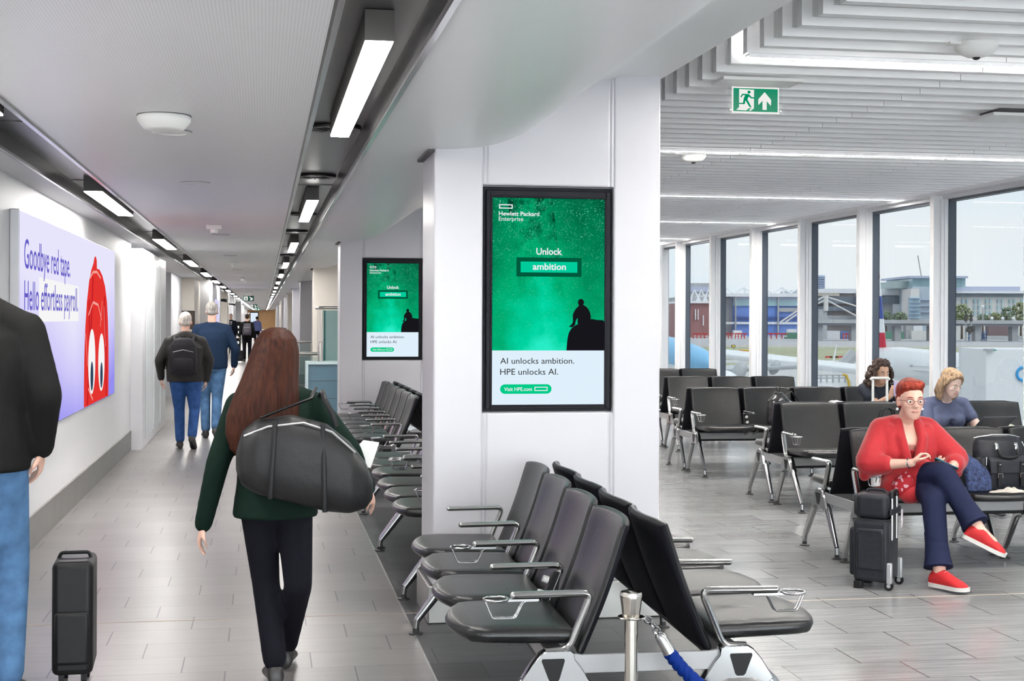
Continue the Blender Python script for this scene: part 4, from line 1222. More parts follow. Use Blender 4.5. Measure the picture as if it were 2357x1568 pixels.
walker('person', 'furthest person, in a blue jacket, near the wooden end wall', (-.38, 82, 0), 1.68, cloth('blue jacket', (0.13, 0.16, 0.36)), M_BLKT, M_SKIN_A, H_DARK, {}, .86, 1.0, face=0, vox=.018)
# --- tall man cut off by the left edge, pulling a case
walker('person', 'tall person cut off by the left edge, in a black jacket and faded jeans', (-1.20, 6.25, 0), 1.99, M_BLKJ, M_JEANS2, M_SKIN_A, H_DARK,
       dict(shR=(.19, 0, 1.40), elR=(.265, -.05, 1.16), wrR=(.24, .04, .96), neck=(0, 0, 1.53), knR=(.12, .10, .5), anR=(.12, .04, .09), knL=(-.09, -.02, .5), anL=(-.08, -.25, .12), ptL=-.3), 1.0, 1.12, vox=.012)
cabin_case('suitcase', 'upright black case on the corridor floor at the lower left', (-.83, 6.62, 0), .05, .175, .30, .57, M_BLACK, 0, .07)
# --- woman with auburn hair, seen from behind
t, P, M, k = walker('person', 'person with long auburn hair walking away in a dark green jacket and black trousers', (.055, 6.42, 0), 1.60, M_GREEN, M_BLKT, M_SKIN_A, H_AUB,
       dict(shR=(.18, 0, 1.38), elR=(.36, .0, 1.15), wrR=(.455, .12, .95), shL=(-.18, 0, 1.38), elL=(-.275, -.05, 1.10), wrL=(-.345, .02, .80), knL=(-.045, .10, .50), anL=(.0, .02, .10), knR=(.11, -.03, .50), anR=(.06, .36, .10), hipL=(-.085, 0, .93), hipR=(.085, 0, .93)),
       .76, 1.0, hairkind='none', skirt=1.14)
b = MB(); R = []
for z, cx, cy, rx, ry in ((1.605, .0, 0, .025, .03), (1.59, 0, 0, .062, .07), (1.555, 0, -.01, .088, .098), (1.50, -.005, -.015, .105, .11), (1.44, -.015, -.025, .115, .112), (1.37, -.03, -.05, .127, .10), (1.30, -.045, -.075, .145, .085), (1.22, -.06, -.095, .158, .07), (1.14, -.065, -.115, .155, .055), (1.07, -.06, -.125, .135, .04), (1.02, -.05, -.13, .10, .025)):
    R.append([(cx + rx * math.cos(a) * (1 + .025 * math.sin(9 * a + z * 6)), cy - .01 + ry * math.sin(a) * (1 + .05 * math.sin(11 * a + 3)), z) for a in [2 * PI * i / 44 for i in range(44)]])
b.rings(R); remeshed(b, 'hair', H_AUB, t, .008, 3)
hb = thing('shoulder_bag', 'large black leather bag slung across the back of the auburn haired person', 'bag', (.17, 6.20, .80))
b = MB(); R = []
for x, z0, z1, yy in ((-.285, .19, .27, .04), (-.26, .13, .36, .08), (-.2, .09, .41, .10), (-.05, .05, .43, .115), (.10, .01, .39, .115), (.2, .0, .31, .11), (.27, .02, .22, .08), (.30, .06, .14, .04)):
    zc, hz = (z0 + z1) / 2, (z1 - z0) / 2
    R.append([(x, yy * math.copysign(abs(math.cos(a)) ** .7, math.cos(a)), zc + hz * math.copysign(abs(math.sin(a)) ** .7, math.sin(a))) for a in [2 * PI * i / 26 for i in range(26)]])
b.rings(R); remeshed(b, 'bag_body', mat('black bag leather', (0.014, 0.014, 0.015), 0.45, spec=0.25, bump=0.25, bscale=18), hb, .011, 4)
for k_, (xa, za, xb, zb) in enumerate(((-.14, .08, -.12, .41), (.09, .02, .08, .39))):
    b = MB(); b.tube([(xa, -.108, za), ((xa + xb) / 2, -.124, (za + zb) / 2), (xb, -.085, zb)], .011, 8, flat=.4); b.build('side_strap', M_BLACK, hb)
b = MB(); b.tube([(-.25, -.07, .345), (-.15, -.085, .385), (.0, -.085, .40), (.12, -.085, .36), (.22, -.08, .27)], .005, 6); b.build('zip', M_GREYM, hb)
b = MB()
b.tube([(-.18, -.04, .42), (-.08, -.06, .46), (.03, -.05, .50), (.055, .10, .535), (.04, .26, .49)], .012, 8, flat=.5); b.tube([(.14, -.05, .38), (.12, -.06, .44), (.09, -.04, .495), (.085, .10, .525), (.07, .26, .48)], .012, 8, flat=.5)
b.build('strap', M_BLACK, hb)
b = MB(); b.prism([(-.05, 0), (.045, .01), (.055, .13), (-.02, .125), (-.06, .06)], -.004, .004, 'xz', Matrix.Translation((.435, 6.44, .97)) @ Matrix.Rotation(.25, 4, 'Y') @ Matrix.Rotation(.3, 4, 'Z'))
tag(b.build('paper', mat('white paper', (0.8, 0.8, 0.78), 0.6), None, 0), 'crumpled white paper held at the right hand of the auburn haired person', 'paper')
# ================================================================ seated women
def seated(name, label, J, skinm, vox=.0065):
    t = thing(name, label, 'person', (J['pelvis'][0], J['pelvis'][1], .53))
    O = Vector((J['pelvis'][0], J['pelvis'][1], .53))
    P = {q: (Vector(v) - O if isinstance(v, tuple) and q[:4] not in ('hand', 'foot') else v) for q, v in J.items()}
    k = J.get('k', 1.0)
    M = head_matrix(P['head'], PI + J['yaw'], J['pitch'], J.get('roll', 0), k)
    b = MB()
    head_geo(b, M, True)
    sm = (P['shL'] + P['shR']) / 2
    limb(b, [sm + V(0, 0, .02), M @ V(0, -.02, -.06)], [.056, .052])
    torso(b, [(P['pelvis'] + V(0, 0, -.02), .15, .11), (P['pelvis'] + V(0, 0, .08), .165, .12), ((P['pelvis'] + sm) / 2, .14, .105), (sm + V(0, 0, -.10), .155, .11), (sm + V(0, 0, .0), .15, .075), (sm + V(0, -.01, .05), .06, .05)])
    for s in 'LR':
        limb(b, [P['sh' + s], P['el' + s], P['wr' + s]], [.046 * J.get('arm', 1), .039 * J.get('arm', 1), .026])
        hd, hn, hs, hc = J['hand' + s]
        hand(b, P['wr' + s], hd, hn, hs, hc, .92 * J.get('hk', 1.0))
        limb(b, [P['hip' + s], P['kn' + s], P['an' + s]], [.08, .055, .038])
        f = Vector(J['foot' + s]).normalized(); limb(b, [P['an' + s], P['an' + s] + f * .09 + V(0, 0, -.045)], [.034, .024])
    remeshed(b, 'body', skinm, t, vox, 3)
    return t, P, M, sm
# --- woman in red
J = dict(pelvis=(4.14, 8.78, .63), head=(4.118, 8.60, 1.125), yaw=-.12, pitch=.05, shL=(3.955, 8.70, .945), shR=(4.29, 8.70, .945), elL=(3.84, 8.60, .715), elR=(4.415, 8.56, .73),
         wrL=(4.03, 8.39, .745), wrR=(4.285, 8.36, .715), handL=((.62, -.12, .62), (.3, -.2, -.5), -1, .75), handR=((-.75, -.3, .18), (-.1, -.3, .9), 1, .6),
         hipL=(4.05, 8.74, .62), knL=(4.195, 8.30, .685), anL=(4.305, 8.05, .375), hipR=(4.23, 8.74, .61), knR=(4.115, 8.27, .525), anR=(4.075, 8.10, .105), footL=(.9, -.7, -.35), footR=(.35, -1, 0), arm=1.1, k=1.06)
t, P, M, sm = seated('person', 'person in a red shawl and navy trousers sitting cross legged, holding a phone', J, M_SKIN_A)
H_RED = hairmat('red hair', (0.24, 0.035, 0.022), (50, 50, 10))
b = MB()
def HB(c, r): b.ball((0, 0, 0), r, 16, 10, M @ Matrix.Translation(c))
HB((0, -.02, .058), (.083, .096, .085)); HB((0, -.05, .0), (.076, .055, .065)); HB((.01, .03, .098), (.066, .062, .036)); HB((-.03, .02, .10), (.05, .06, .034)); HB((.045, .045, .092), (.035, .04, .028))
remeshed(b, 'hair', H_RED, t, .007, 2)
face_parts(M, t, H_RED, 0.1, mat('dark red frames', (0.16, 0.03, 0.04), 0.3))
for s in (-1, 1):
    b = MB(); b.ball((0, 0, 0), .0085, 8, 6, M @ Matrix.Translation((s * .078, -.005, -.05))); b.build('earring', M_EXW, t)
M_NAVYT = cloth('navy trousers', (0.008, 0.011, 0.032))
b = MB()
torso(b, [(P['pelvis'] + V(0, .02, -.09), .17, .14), (P['pelvis'], .19, .15), (P['pelvis'] + V(0, 0, .08), .17, .13)])
limb(b, [P['hipL'], P['knL'], P['knL'].lerp(P['anL'], .6)], [.098, .078, .066]); limb(b, [P['hipR'], P['knR'], P['knR'].lerp(P['anR'], .6)], [.095, .076, .068])
remeshed(b, 'trousers', M_NAVYT, t, .011, 5)
g = G('red patterned cloth'); x, y, z = g.xyz()
dots = N(g.t, 'ShaderNodeTexVoronoi', feature='F1'); dots.inputs['Scale'].default_value = 62; g.t.links.new(g.tc.outputs['Object'], dots.inputs['Vector'])
g.val(g.b.inputs['Base Color'], g.mix(g.math('MULTIPLY', g.math('LESS_THAN', dots.outputs['Distance'], 0.17), 0.5), (0.36, 0.004, 0.010), (0.10, 0.0, 0.010)))
g.b.inputs['Roughness'].default_value = 0.75; g.b.inputs['Sheen Weight'].default_value = 0.2
M_RED = g.m
g = G('red cloth with white print'); vo = N(g.t, 'ShaderNodeTexVoronoi', feature='SMOOTH_F1'); vo.inputs['Scale'].default_value = 42; g.t.links.new(g.tc.outputs['Object'], vo.inputs['Vector'])
nn = g.noise(None, 26, 4)
g.val(g.b.inputs['Base Color'], g.mix(g.math('LESS_THAN', g.math('ADD', vo.outputs['Distance'], g.math('MULTIPLY', nn, 0.5)), 0.56), (0.33, 0.004, 0.012), (0.55, 0.30, 0.34)))
g.b.inputs['Roughness'].default_value = 0.8
M_REDP = g.m
b = MB()
for s in 'RL':
    a_ = P['an' + s]; kn_ = P['kn' + s]; ax = (a_ - kn_).normalized(); ex_ = Vector((1, 0, 0)); ex_ = (ex_ - ax * ex_.dot(ax)).normalized(); ey_ = ax.cross(ex_)
    Lg = (a_ - kn_).length; R = []
    for t_, rx_, ry_ in ((.45, .070, .070), (.6, .070, .070), (.8, .078, .076), (.93, .090, .086), (.94, .086, .082)):
        c_ = kn_ + ax * (Lg * t_) + Vector((0, .012, 0)) * t_
        R.append([c_ + ex_ * (rx_ * math.cos(q)) + ey_ * (ry_ * math.sin(q)) for q in [2 * PI * i / 24 for i in range(24)]])
    b.rings(R)
b.build('trouser_hem', M_NAVYT, t, 50)
b = MB()      # tunic over the lap
torso(b, [(P['pelvis'] + V(0, -.04, -.085), .20, .17), (P['pelvis'] + V(0, -.03, .0), .205, .175), (P['pelvis'] + V(0, .0, .10), .185, .145), ((P['pelvis'] + sm) / 2 + V(0, -.01, .02), .175, .14), (sm + V(0, .0, -.14), .165, .112)])
limb(b, [P['hipL'] + V(0, 0, .01), P['hipL'].lerp(P['knL'], .62) + V(0, 0, .012)], [.112, .096]); limb(b, [P['hipR'] + V(-.02, 0, 0), P['hipR'].lerp(P['knR'], .5) + V(-.01, 0, .0)], [.112, .10])
limb(b, [P['hipL'] + V(-.03, -.1, -.06), P['hipL'] + V(.02, -.25, -.08)], [.09, .07])
remeshed(b, 'tunic', M_RED, t, .011, 5)
b = MB()      # printed panel of the tunic, a band lying over the thigh
for (q0, q1, r) in ((P['hipL'] + V(.03, -.17, .03), P['hipL'] + V(.11, -.20, .085), .072), (P['hipL'] + V(-.02, -.22, -.04), P['hipL'] + V(.05, -.24, .03), .074)):
    limb(b, [q0, q1], [r, r])
remeshed(b, 'printed_panel', M_REDP, t, .011, 6)
b = MB()      # shawl: shoulders and wide sleeves, open at the front
for s in 'LR':
    limb(b, [sm.lerp(P['sh' + s], .35) + V(0, .01, .035), P['sh' + s] + V(0, .0, .0), P['el' + s] + V(0, .01, .02)], [.050, .068, .088])
    sx = -1 if s == 'L' else 1
    limb(b, [P['el' + s] + V(sx * .0, .01, .02), P['el' + s] + V(sx * .02, .03, -.07)], [.078, .04])
    limb(b, [P['el' + s] + V(-sx * .01, 0, .0), P['el' + s].lerp(P['wr' + s], .35)], [.076, .066])
    limb(b, [sm + V(sx * .065, -.045, .045), sm + V(sx * .075, -.115, -.06), sm + V(sx * .05, -.13, -.17), sm + V(sx * .03, -.13, -.25)], [.030, .034, .036, .03])
limb(b, [sm + V(-.14, .06, -.05), sm + V(.14, .06, -.05)], [.07, .07]); limb(b, [sm + V(-.13, .05, -.18), sm + V(.13, .05, -.18)], [.09, .09])
limb(b, [sm + V(-.06, .03, .05), sm + V(.06, .03, .05)], [.035, .035])
for q in (-1, 1): limb(b, [sm + V(q * .125, -.05, -.02), sm + V(q * .125, -.075, -.15), sm + V(q * .12, -.07, -.24)], [.058, .062, .05])
remeshed(b, 'shawl', M_RED, t, .010, 4)
M_REDSHOE = mat('red mesh shoe', (0.45, 0.008, 0.012), 0.7, bump=0.3, bscale=300)
for s, dd, pi in (('R', (.45, -1, 0), 0.0), ('L', (.82, -.57, 0), -.42)):
    b = MB(); shoe(b, P['an' + s], dd, .255, .046, pi, .085); o = remeshed(b, 'shoe', M_REDSHOE, t, .007, 2)
    b = MB(); sole(b, P['an' + s], dd, .265, .050, pi, .085, .024); b.build('sole', M_SOLEW, o, 60)
    b = MB(); d_ = Vector(dd).normalized(); lt = Vector((d_.y, -d_.x, 0)); f_ = d_ * math.cos(pi) + V(0, 0, math.sin(pi)); u_ = V(0, 0, math.cos(pi)) - d_ * math.sin(pi)
    for q in range(5):
        c0 = P['an' + s] + f_ * (.05 + .022 * q) + u_ * (.008 - .013 * q)
        b.tube([c0 - lt * .02, c0 + u_ * .008, c0 + lt * .02], .0032, 6)
    b.build('laces', mat('pink laces', (0.72, 0.16, 0.16), 0.7), o)
b = MB(); wv = (P['wrL'] - P['elL']).normalized(); nx = wv.orthogonal().normalized(); ny = wv.cross(nx)
b.tube([P['wrL'] - wv * .02 + nx * (.030 * math.cos(a)) + ny * (.030 * math.sin(a)) for a in [2 * PI * i / 20 for i in range(20)]], .005, 8, closed=True); b.build('bracelet', M_CHROME, t)
# her phone
b = MB().box(-.036, .036, -.076, .076, -.004, .004, Matrix.Translation((4.225, 8.315, .745)) @ Euler((.45, .25, 1.25)).to_matrix().to_4x4())
tag(b.build('phone', mat('teal phone', (0.02, 0.12, 0.16), 0.25), None, 30, .004), 'teal phone in the hands of the person in red', 'phone')
# --- blonde woman with laptop
J = dict(pelvis=(5.93, 11.72, .63), head=(5.885, 11.50, 1.095), yaw=.22, pitch=.38, shL=(5.735, 11.66, .905), shR=(6.08, 11.66, .905), elL=(5.705, 11.56, .66), elR=(6.17, 11.55, .69),
         wrL=(5.89, 11.33, .65), wrR=(6.20, 11.32, .68), handL=((.6, -.6, .0), (0, 0, -1), 1, .3), handR=((.1, -1, 0), (0, 0, -1), -1, .3),
         hipL=(5.84, 11.68, .60), knL=(5.83, 11.22, .58), anL=(5.83, 11.10, .1), hipR=(6.02, 11.68, .60), knR=(6.05, 11.22, .58), anR=(6.05, 11.10, .1), footL=(0, -1, 0), footR=(0, -1, 0), arm=1.12, k=.98)
t, P, M, sm = seated('person', 'blonde person in a grey blue t-shirt looking down at a laptop', J, M_SKIN_B)
M_TEE = cloth('grey blue t-shirt', (0.085, 0.10, 0.165), noise=0.04)
b = MB()
torso(b, [(P['pelvis'] + V(0, 0, -.0), .165, .13), (P['pelvis'] + V(0, -.01, .09), .158, .125), (P['pelvis'] + V(0, -.015, .16), .165, .125), (sm + V(0, -.02, -.12), .172, .13), (sm + V(0, -.005, -.04), .17, .10), (sm + V(0, .0, .02), .12, .07), (sm + V(0, -.005, .055), .064, .055)])
for s in 'LR': limb(b, [sm + V(0, 0, .025), P['sh' + s] + V(0, 0, .004)], [.06, .060])
for q in (-1, 1): b.ball(sm + V(q * .075, -.095, -.135), (.07, .06, .065))
for s in 'LR': limb(b, [P['sh' + s] + V(0, 0, .0), P['sh' + s].lerp(P['el' + s], .52)], [.058, .061])
remeshed(b, 't_shirt', M_TEE, t, .009, 4)
b = MB(); torso(b, [(P['pelvis'] + V(0, 0, -.09), .16, .13), (P['pelvis'] + V(0, 0, .03), .172, .135)])
for s in 'LR': limb(b, [P['hip' + s], P['kn' + s], P['an' + s]], [.095, .072, .055])
remeshed(b, 'trousers', cloth('dark grey trousers', (0.05, 0.055, 0.08)), t, .012, 4)
H_BLO = hairmat('blonde hair', (0.30, 0.205, 0.13), (45, 45, 4))
b = MB()
HB((0, -.025, .055), (.084, .098, .085)); HB((0, -.062, -.02), (.080, .055, .09)); HB((0, .03, .105), (.058, .062, .034))
for q in (-1, 1):
    b.chain([M @ V(q * .075, -.01, .05), M @ V(q * .085, -.015, -.04), M @ V(q * .083, -.01, -.12), M @ V(q * .072, -.01, -.155)], [.028, .030, .028, .014]); b.chain([M @ V(q * .05, -.06, .0), M @ V(q * .055, -.07, -.1), M @ V(q * .05, -.06, -.15)], [.04, .04, .025])
    b.chain([M @ V(q * .02, .075, .10), M @ V(q * .065, .045, .06), M @ V(q * .08, .02, .0)], [.018, .02, .018])
remeshed(b, 'hair', H_BLO, t, .007, 2)
face_parts(M, t, H_BLO, .6)
b = MB(); b.ball((0, 0, 0), .009, 8, 6, M @ Matrix.Translation((-.084, .0, -.012))); b.build('earbud', M_WHITEP, t)
for s in 'LR':
    b = MB(); shoe(b, P['an' + s], (0, -1, 0), .24, .043, 0, .085); remeshed(b, 'shoe', M_SHOEB, t, .01, 2)
lp = thing('laptop', 'open grey laptop on the lap of the blonde person', 'laptop', (6.09, 11.27, .70), .12)
M_LAP = mat('grey laptop lid', (0.10, 0.105, 0.115), 0.35, 0.6)
MB().box(-.165, .165, -.03, .20, 0, .016).build('keyboard_base', M_LAP, lp, 0, .004)
MB().box(-.165, .165, -.006, .002, 0, .21, Matrix.Translation((0, -.025, .014)) @ Matrix.Rotation(.95, 4, 'X')).build('lid', M_LAP, lp, 0, .004)
# --- curly haired woman with a phone
J = dict(pelvis=(6.50, 14.42, .63), head=(6.475, 14.22, 1.085), yaw=.10, pitch=.22, shL=(6.325, 14.32, .905), shR=(6.66, 14.32, .905), elL=(6.38, 14.10, .755), elR=(6.74, 14.15, .72),
         wrL=(6.475, 13.99, .845), wrR=(6.60, 13.98, .81), handL=((.35, -.1, .8), (.2, .8, .1), -1, .55), handR=((-.3, -.2, .6), (-.3, .6, .3), 1, .7),
         hipL=(6.41, 14.38, .60), knL=(6.40, 13.95, .58), anL=(6.40, 13.85, .1), hipR=(6.59, 14.38, .60), knR=(6.61, 13.95, .58), anR=(6.61, 13.85, .1), footL=(0, -1, 0), footR=(0, -1, 0), hk=1.0)
t, P, M, sm = seated('person', 'curly haired person in a black t-shirt holding up a lilac phone', J, M_SKIN_C, .007)
b = MB()
torso(b, [(P['pelvis'] + V(0, 0, -.0), .17, .13), (P['pelvis'] + V(0, 0, .12), .16, .125), (sm + V(0, -.02, -.12), .172, .13), (sm + V(0, -.005, -.04), .17, .10), (sm + V(0, .0, .02), .12, .07), (sm + V(0, -.005, .05), .064, .055)])
for s in 'LR': limb(b, [P['sh' + s], P['sh' + s].lerp(P['el' + s], .6)], [.068, .066])
remeshed(b, 't_shirt', cloth('black t-shirt', (0.022, 0.026, 0.036)), t, .010, 4)
b = MB(); torso(b, [(P['pelvis'] + V(0, 0, -.09), .16, .13), (P['pelvis'] + V(0, 0, .03), .172, .135)])
for s in 'LR': limb(b, [P['hip' + s], P['kn' + s], P['an' + s]], [.095, .072, .055])
remeshed(b, 'trousers', M_BLKT, t, .012, 4)
for s in 'LR':
    b = MB(); shoe(b, P['an' + s], (0, -1, 0), .24, .043, 0, .085); remeshed(b, 'shoe', M_SHOEB, t, .01, 2)
H_CUR = hairmat('curly brown hair', (0.055, 0.036, 0.030), (30, 30, 30))
b = MB(); rr = random.Random(3)
HB((0, -.03, .055), (.088, .10, .09)); HB((0, -.06, -.03), (.10, .06, .09))
for i in range(260):
    a = rr.uniform(0, 2 * PI); z = rr.uniform(-.17, .135)
    fx = 1.0 if z > .05 else 1.25 + .25 * (-z / .17)
    rad = (math.sqrt(max(.02, 1 - (max(z, 0) / .15) ** 2))) * .10 * fx
    x, y = rad * math.cos(a), rad * math.sin(a) - .02
    if y > .03 and z < .085 and abs(x) < .072: continue
    if y > .06 and z < .05: continue
    HB((x, y, z), rr.uniform(.014, .024))
o = remeshed(b, 'hair', H_CUR, t, .006, 1)
face_parts(M, t, H_DARK, .45)
b = MB().box(-.037, .037, -.004, .004, -.077, .077, Matrix.Translation((6.535, 13.955, .925)) @ Euler((-.15, .08, -.1)).to_matrix().to_4x4())
tag(b.build('phone', mat('lilac phone case', (0.50, 0.44, 0.66), 0.35), None, 30, .004), 'lilac phone held up by the curly haired person', 'phone')
# ================================================================ luggage and small things in the lounge
M_NYLON = mat('black nylon', (0.012, 0.013, 0.018), 0.5, spec=0.25, bump=0.18, bscale=35, noise=0.15, nscale=15)
sc_ = thing('trolley_bag', 'black two tier soft trolley bag standing on the floor beside the person in red', 'suitcase', (3.745, 8.27, 0), math.radians(50.7))
def rbox(x0, x1, y0, y1, z0, z1, r=.03, m=M_NYLON, name='panel', seg=3, parent=sc_): return MB().box(x0, x1, y0, y1, z0, z1).build(name, m, parent, 40, r, seg)
rbox(-.135, .135, -.10, .115, .045, .425, .025, name='lower_case')
rbox(-.125, .125, -.095, .10, .43, .582, .03, name='upper_case')
rbox(-.10, .11, .10, .150, .07, .37, .022, name='front_pocket'); rbox(-.09, .10, .09, .125, .44, .575, .022, name='top_pocket')
rbox(-.150, -.125, -.075, .09, .12, .375, .012, name='side_pocket')
for k, (z, y0, y1, x) in enumerate(((.428, -.10, .115, .137),)):
    b = MB(); b.tube(fillet([(-x, y1, z), (-x, y0 - .002, z), (x, y0 - .002, z), (x, y1, z)], .03), .004, 6); b.build('zip', M_BLACK, sc_)
b = MB(); b.tube(fillet([(-.152, -.07, .14), (-.152, -.07, .36), (-.152, .085, .36), (-.152, .085, .14)], .03), .003, 6); b.build('piping', M_BLACK, sc_)
for s in (-1, 1):
    b = MB(); b.tube([(s * .055, -.104, .30), (s * .055, -.104, .56)], .011, 10); b.build('handle_tube', M_CHROME, sc_)
    b = MB(); b.lathe([(0, -.010), (.026, -.010), (.029, -.006), (.029, .006), (.026, .010), (0, .010)], 22, Matrix.Translation((s * .122, -.105, .030)) @ Matrix.Rotation(PI / 2, 4, 'Y'))
    wl = b.build('wheel', M_BLACK, sc_); b = MB(); b.lathe([(0, -.012), (.012, -.012), (.012, .012), (0, .012)], 14, Matrix.Translation((s * .122, -.105, .030)) @ Matrix.Rotation(PI / 2, 4, 'Y')); b.build('hub', M_GREYM, wl)
    rbox(s * .122 - .014, s * .122 + .014, -.125, -.09, .04, .17, .008, M_GREYM, 'skid_rail')
    rbox(s * .105 - .03, s * .105 + .03, .06, .11, .0, .047, .006, M_BLACK, 'glide')
rbox(-.06, .06, -.106, -.095, .30, .56, .004, M_BLACK, 'handle_recess'); rbox(-.115, .115, -.116, -.104, .455, .492, .004, M_NYLON, 'strap')
b = MB(); b.tube(fillet([(-.06, -.104, .555), (-.06, -.104, .595), (.06, -.104, .595), (.06, -.104, .555)], .02), .011, 8); b.build('trolley_grip', M_BLACK, sc_)
b = MB(); b.tube(fillet([(-.02, -.06, .575), (-.02, -.05, .60), (-.02, .05, .60), (-.02, .06, .575)], .02), .009, 8); b.build('carry_handle', M_NYLON, sc_)
MB().box(.095, .135, -.125, -.121, .36, .47).build('luggage_tag', mat('patterned tag', (0.62, 0.55, 0.60), 0.5, noise=0.6, nscale=60), sc_, 0, .002)
# backpack on the seat
bk = thing('backpack', 'black backpack with buckled flap standing on the seat beside the person in red', 'backpack', (4.80, 8.72, .512), .06)
bk.scale = (1.1, 1.1, 1.1)
def pbox(x0, x1, y0, y1, z0, z1, r, m, n, seg=3, M=None):
    b = MB(); b.box(x0, x1, y0, y1, z0, z1, M); return b.build(n, m, bk, 40, r, seg)
pbox(-.165, .165, -.085, .085, 0, .22, .03, M_NYLON, 'main_compartment')
b = MB(); b.loft([((0, .0, .18), .165, .082), ((0, .01, .25), .163, .08), ((0, .02, .31), .15, .062), ((0, .025, .335), .135, .035), ((0, .025, .34), .12, .015)], 28); remeshed(b, 'top_compartment', M_NYLON, bk, .009, 3)
b = MB(); b.prism([(-.10, .20), (-.118, .19), (-.124, .10), (-.10, .015), (-.07, .012), (-.07, .20)], -.125, .125, 'yz'); b.build('front_pocket', M_NYLON, bk, 40, .012, 3)
b = MB(); b.prism([(-.095, .225), (-.122, .20), (-.132, .125), (-.122, .118), (-.09, .20)], -.13, .13, 'yz'); b.build('flap', M_NYLON, bk, 40, .006, 2)
for s in (-1, 1):
    pbox(s * .075 - .012, s * .075 + .012, -.139, -.128, .045, .195, .003, M_BLACK, 'buckle_strap', 1)
    b = MB(); b.tube(fillet([(s * .075 - .016, -.142, .10), (s * .075 - .016, -.142, .125), (s * .075 + .016, -.142, .125), (s * .075 + .016, -.142, .10)], .004) , .0025, 6); b.lathe([(0, 0), (.006, 0), (.005, .003), (0, .004)], 12, Matrix.Translation((s * .075, -.139, .178)) @ Matrix.Rotation(PI / 2, 4, 'X')); b.build('buckle', M_CHROME, bk)
    b = MB(); b.tube(fillet([(s * .065, -.078, .30), (s * .065, -.09, .285), (s * .065, -.092, .262)], .01), .011, 8, flat=.4); b.box(s * .065 - .014, s * .065 + .014, -.094, -.088, .262, .268); b.build('handle_loop', M_CHROME, bk)
b = MB(); b.tube(fillet([(-.066, -.095, .265), (-.06, -.115, .225), (0, -.122, .212), (.06, -.115, .225), (.066, -.095, .265)], .03), .0085, 8); b.build('handle', M_BLACK, bk)
b = MB(); b.tube([(-.155, .02, .325), (-.05, -.01, .345), (.06, -.01, .345), (.155, .02, .325)], .0035, 6); b.tube([(.158, 0, .30), (.175, -.02, .25), (.172, -.02, .23)], .003, 6); b.build('zip', M_GREYM, bk)
b = MB(); b.box(-.140, -.132, -.096, -.088, .17, .22); b.build('zip_pull', M_CHROME, bk, 0, .002)
# white cloth, scarf
def lumps(name, label, cat, loc, pts, m, vox=.008, sm=3, group=None):
    b = MB()
    for c, r in pts: b.ball(c, r, 12, 8)
    o = remeshed(b, name, m, None, vox, sm); o.location = loc
    return tag(o, label, cat, group)
M_CREAM = mat('cream cloth', (0.50, 0.46, 0.41), 0.9, noise=0.1, nscale=20, bump=0.3, bscale=40)
lumps('cloth', 'crumpled cream cloth on the seat in front of the black backpack', 'cloth', (4.78, 8.555, .527), [((-.09, 0, 0), (.05, .025, .014)), ((-.04, .01, .004), (.05, .03, .017)), ((.0, .0, .012), (.03, .022, .026)), ((.04, .0, .006), (.045, .03, .02)), ((.085, -.005, .0), (.028, .024, .018)), ((.02, -.02, .0), (.04, .02, .014)), ((.05, .02, .014), (.02, .02, .02))], M_CREAM, .006, 2)
M_KNIT = mat('navy knit', (0.03, 0.045, 0.11), 0.95, noise=0.7, nscale=45, bump=0.7, bscale=70)
sf = thing('scarf', 'navy knitted scarf bunched between the person in red and the backpack', 'scarf', (4.545, 8.66, .515))
rr = random.Random(5)
for k in range(8):
    b = MB(); x0 = -.07 + .02 * k
    b.tube([(x0 + rr.uniform(-.015, .015) - .01, .06, .25 - .01 * k), (x0 + .01, .0, .27 - .012 * k), (x0 + .03, -.045, .20 - .008 * k), (x0 + .045 + rr.uniform(-.01, .01), -.06, .11), (x0 + .05, -.06, .03), (x0 + .04, -.03, .015)], [.02, .023, .024, .024, .022, .014], 9); b.build('knitted_fold', M_KNIT, sf)
# cup in the holder
cup = thing('coffee_cup', 'white paper cup with plum lid in the arm holder by the person in red', 'cup', (3.89, 8.615, .578))
MB().lathe([(0, 0), (.028, 0), (.029, .004), (.039, .098), (.040, .10), (0, .10)], 28).build('paper_cup', mat('white cup', (0.82, 0.80, 0.78), 0.5), cup)
MB().lathe([(.042, .096), (.0425, .104), (.040, .107), (.038, .120), (.034, .122), (.033, .117), (0, .117)], 28).build('lid', mat('plum lid', (0.22, 0.035, 0.07), 0.35), cup)
# hand bag and other bags
hb2 = thing('handbag', 'black handbag with a tall loop handle on the seat left of the blonde person', 'bag', (5.38, 11.68, .515))
b = MB(); b.loft([((0, 0, 0), .17, .06), ((0, 0, .02), .185, .075), ((0, 0, .14), .17, .07), ((.0, 0, .215), .11, .045), ((0, 0, .24), .06, .02)], 26); remeshed(b, 'bag_body', M_NYLON, hb2, .01, 3)
for y in (-.03, .03):
    b = MB(); b.tube([(-.075, y, .19), (-.075, y, .27), (-.05, y, .34), (0, y, .365), (.045, y, .34), (.07, y, .27), (.07, y, .19)], .0075, 8); b.build('handle', M_BLACK, hb2)
MB().lathe([(0, 0), (.014, 0), (.013, .004), (0, .005)], 14, Matrix.Translation((.10, -.068, .10)) @ Matrix.Rotation(PI / 2, 4, 'X')).build('badge', M_CHROME, hb2)
gb = thing('holdall', 'shiny black drawstring holdall on the bench seat behind, third row of benches', 'bag', (5.41, 14.36, .515), .1)
b = MB(); b.loft([((0, 0, 0), .15, .12), ((0, 0, .06), .165, .13), ((0, 0, .20), .15, .12), ((-.02, 0, .29), .10, .08), ((-.02, 0, .34), .045, .04), ((-.03, 0, .36), .05, .04)], 24)
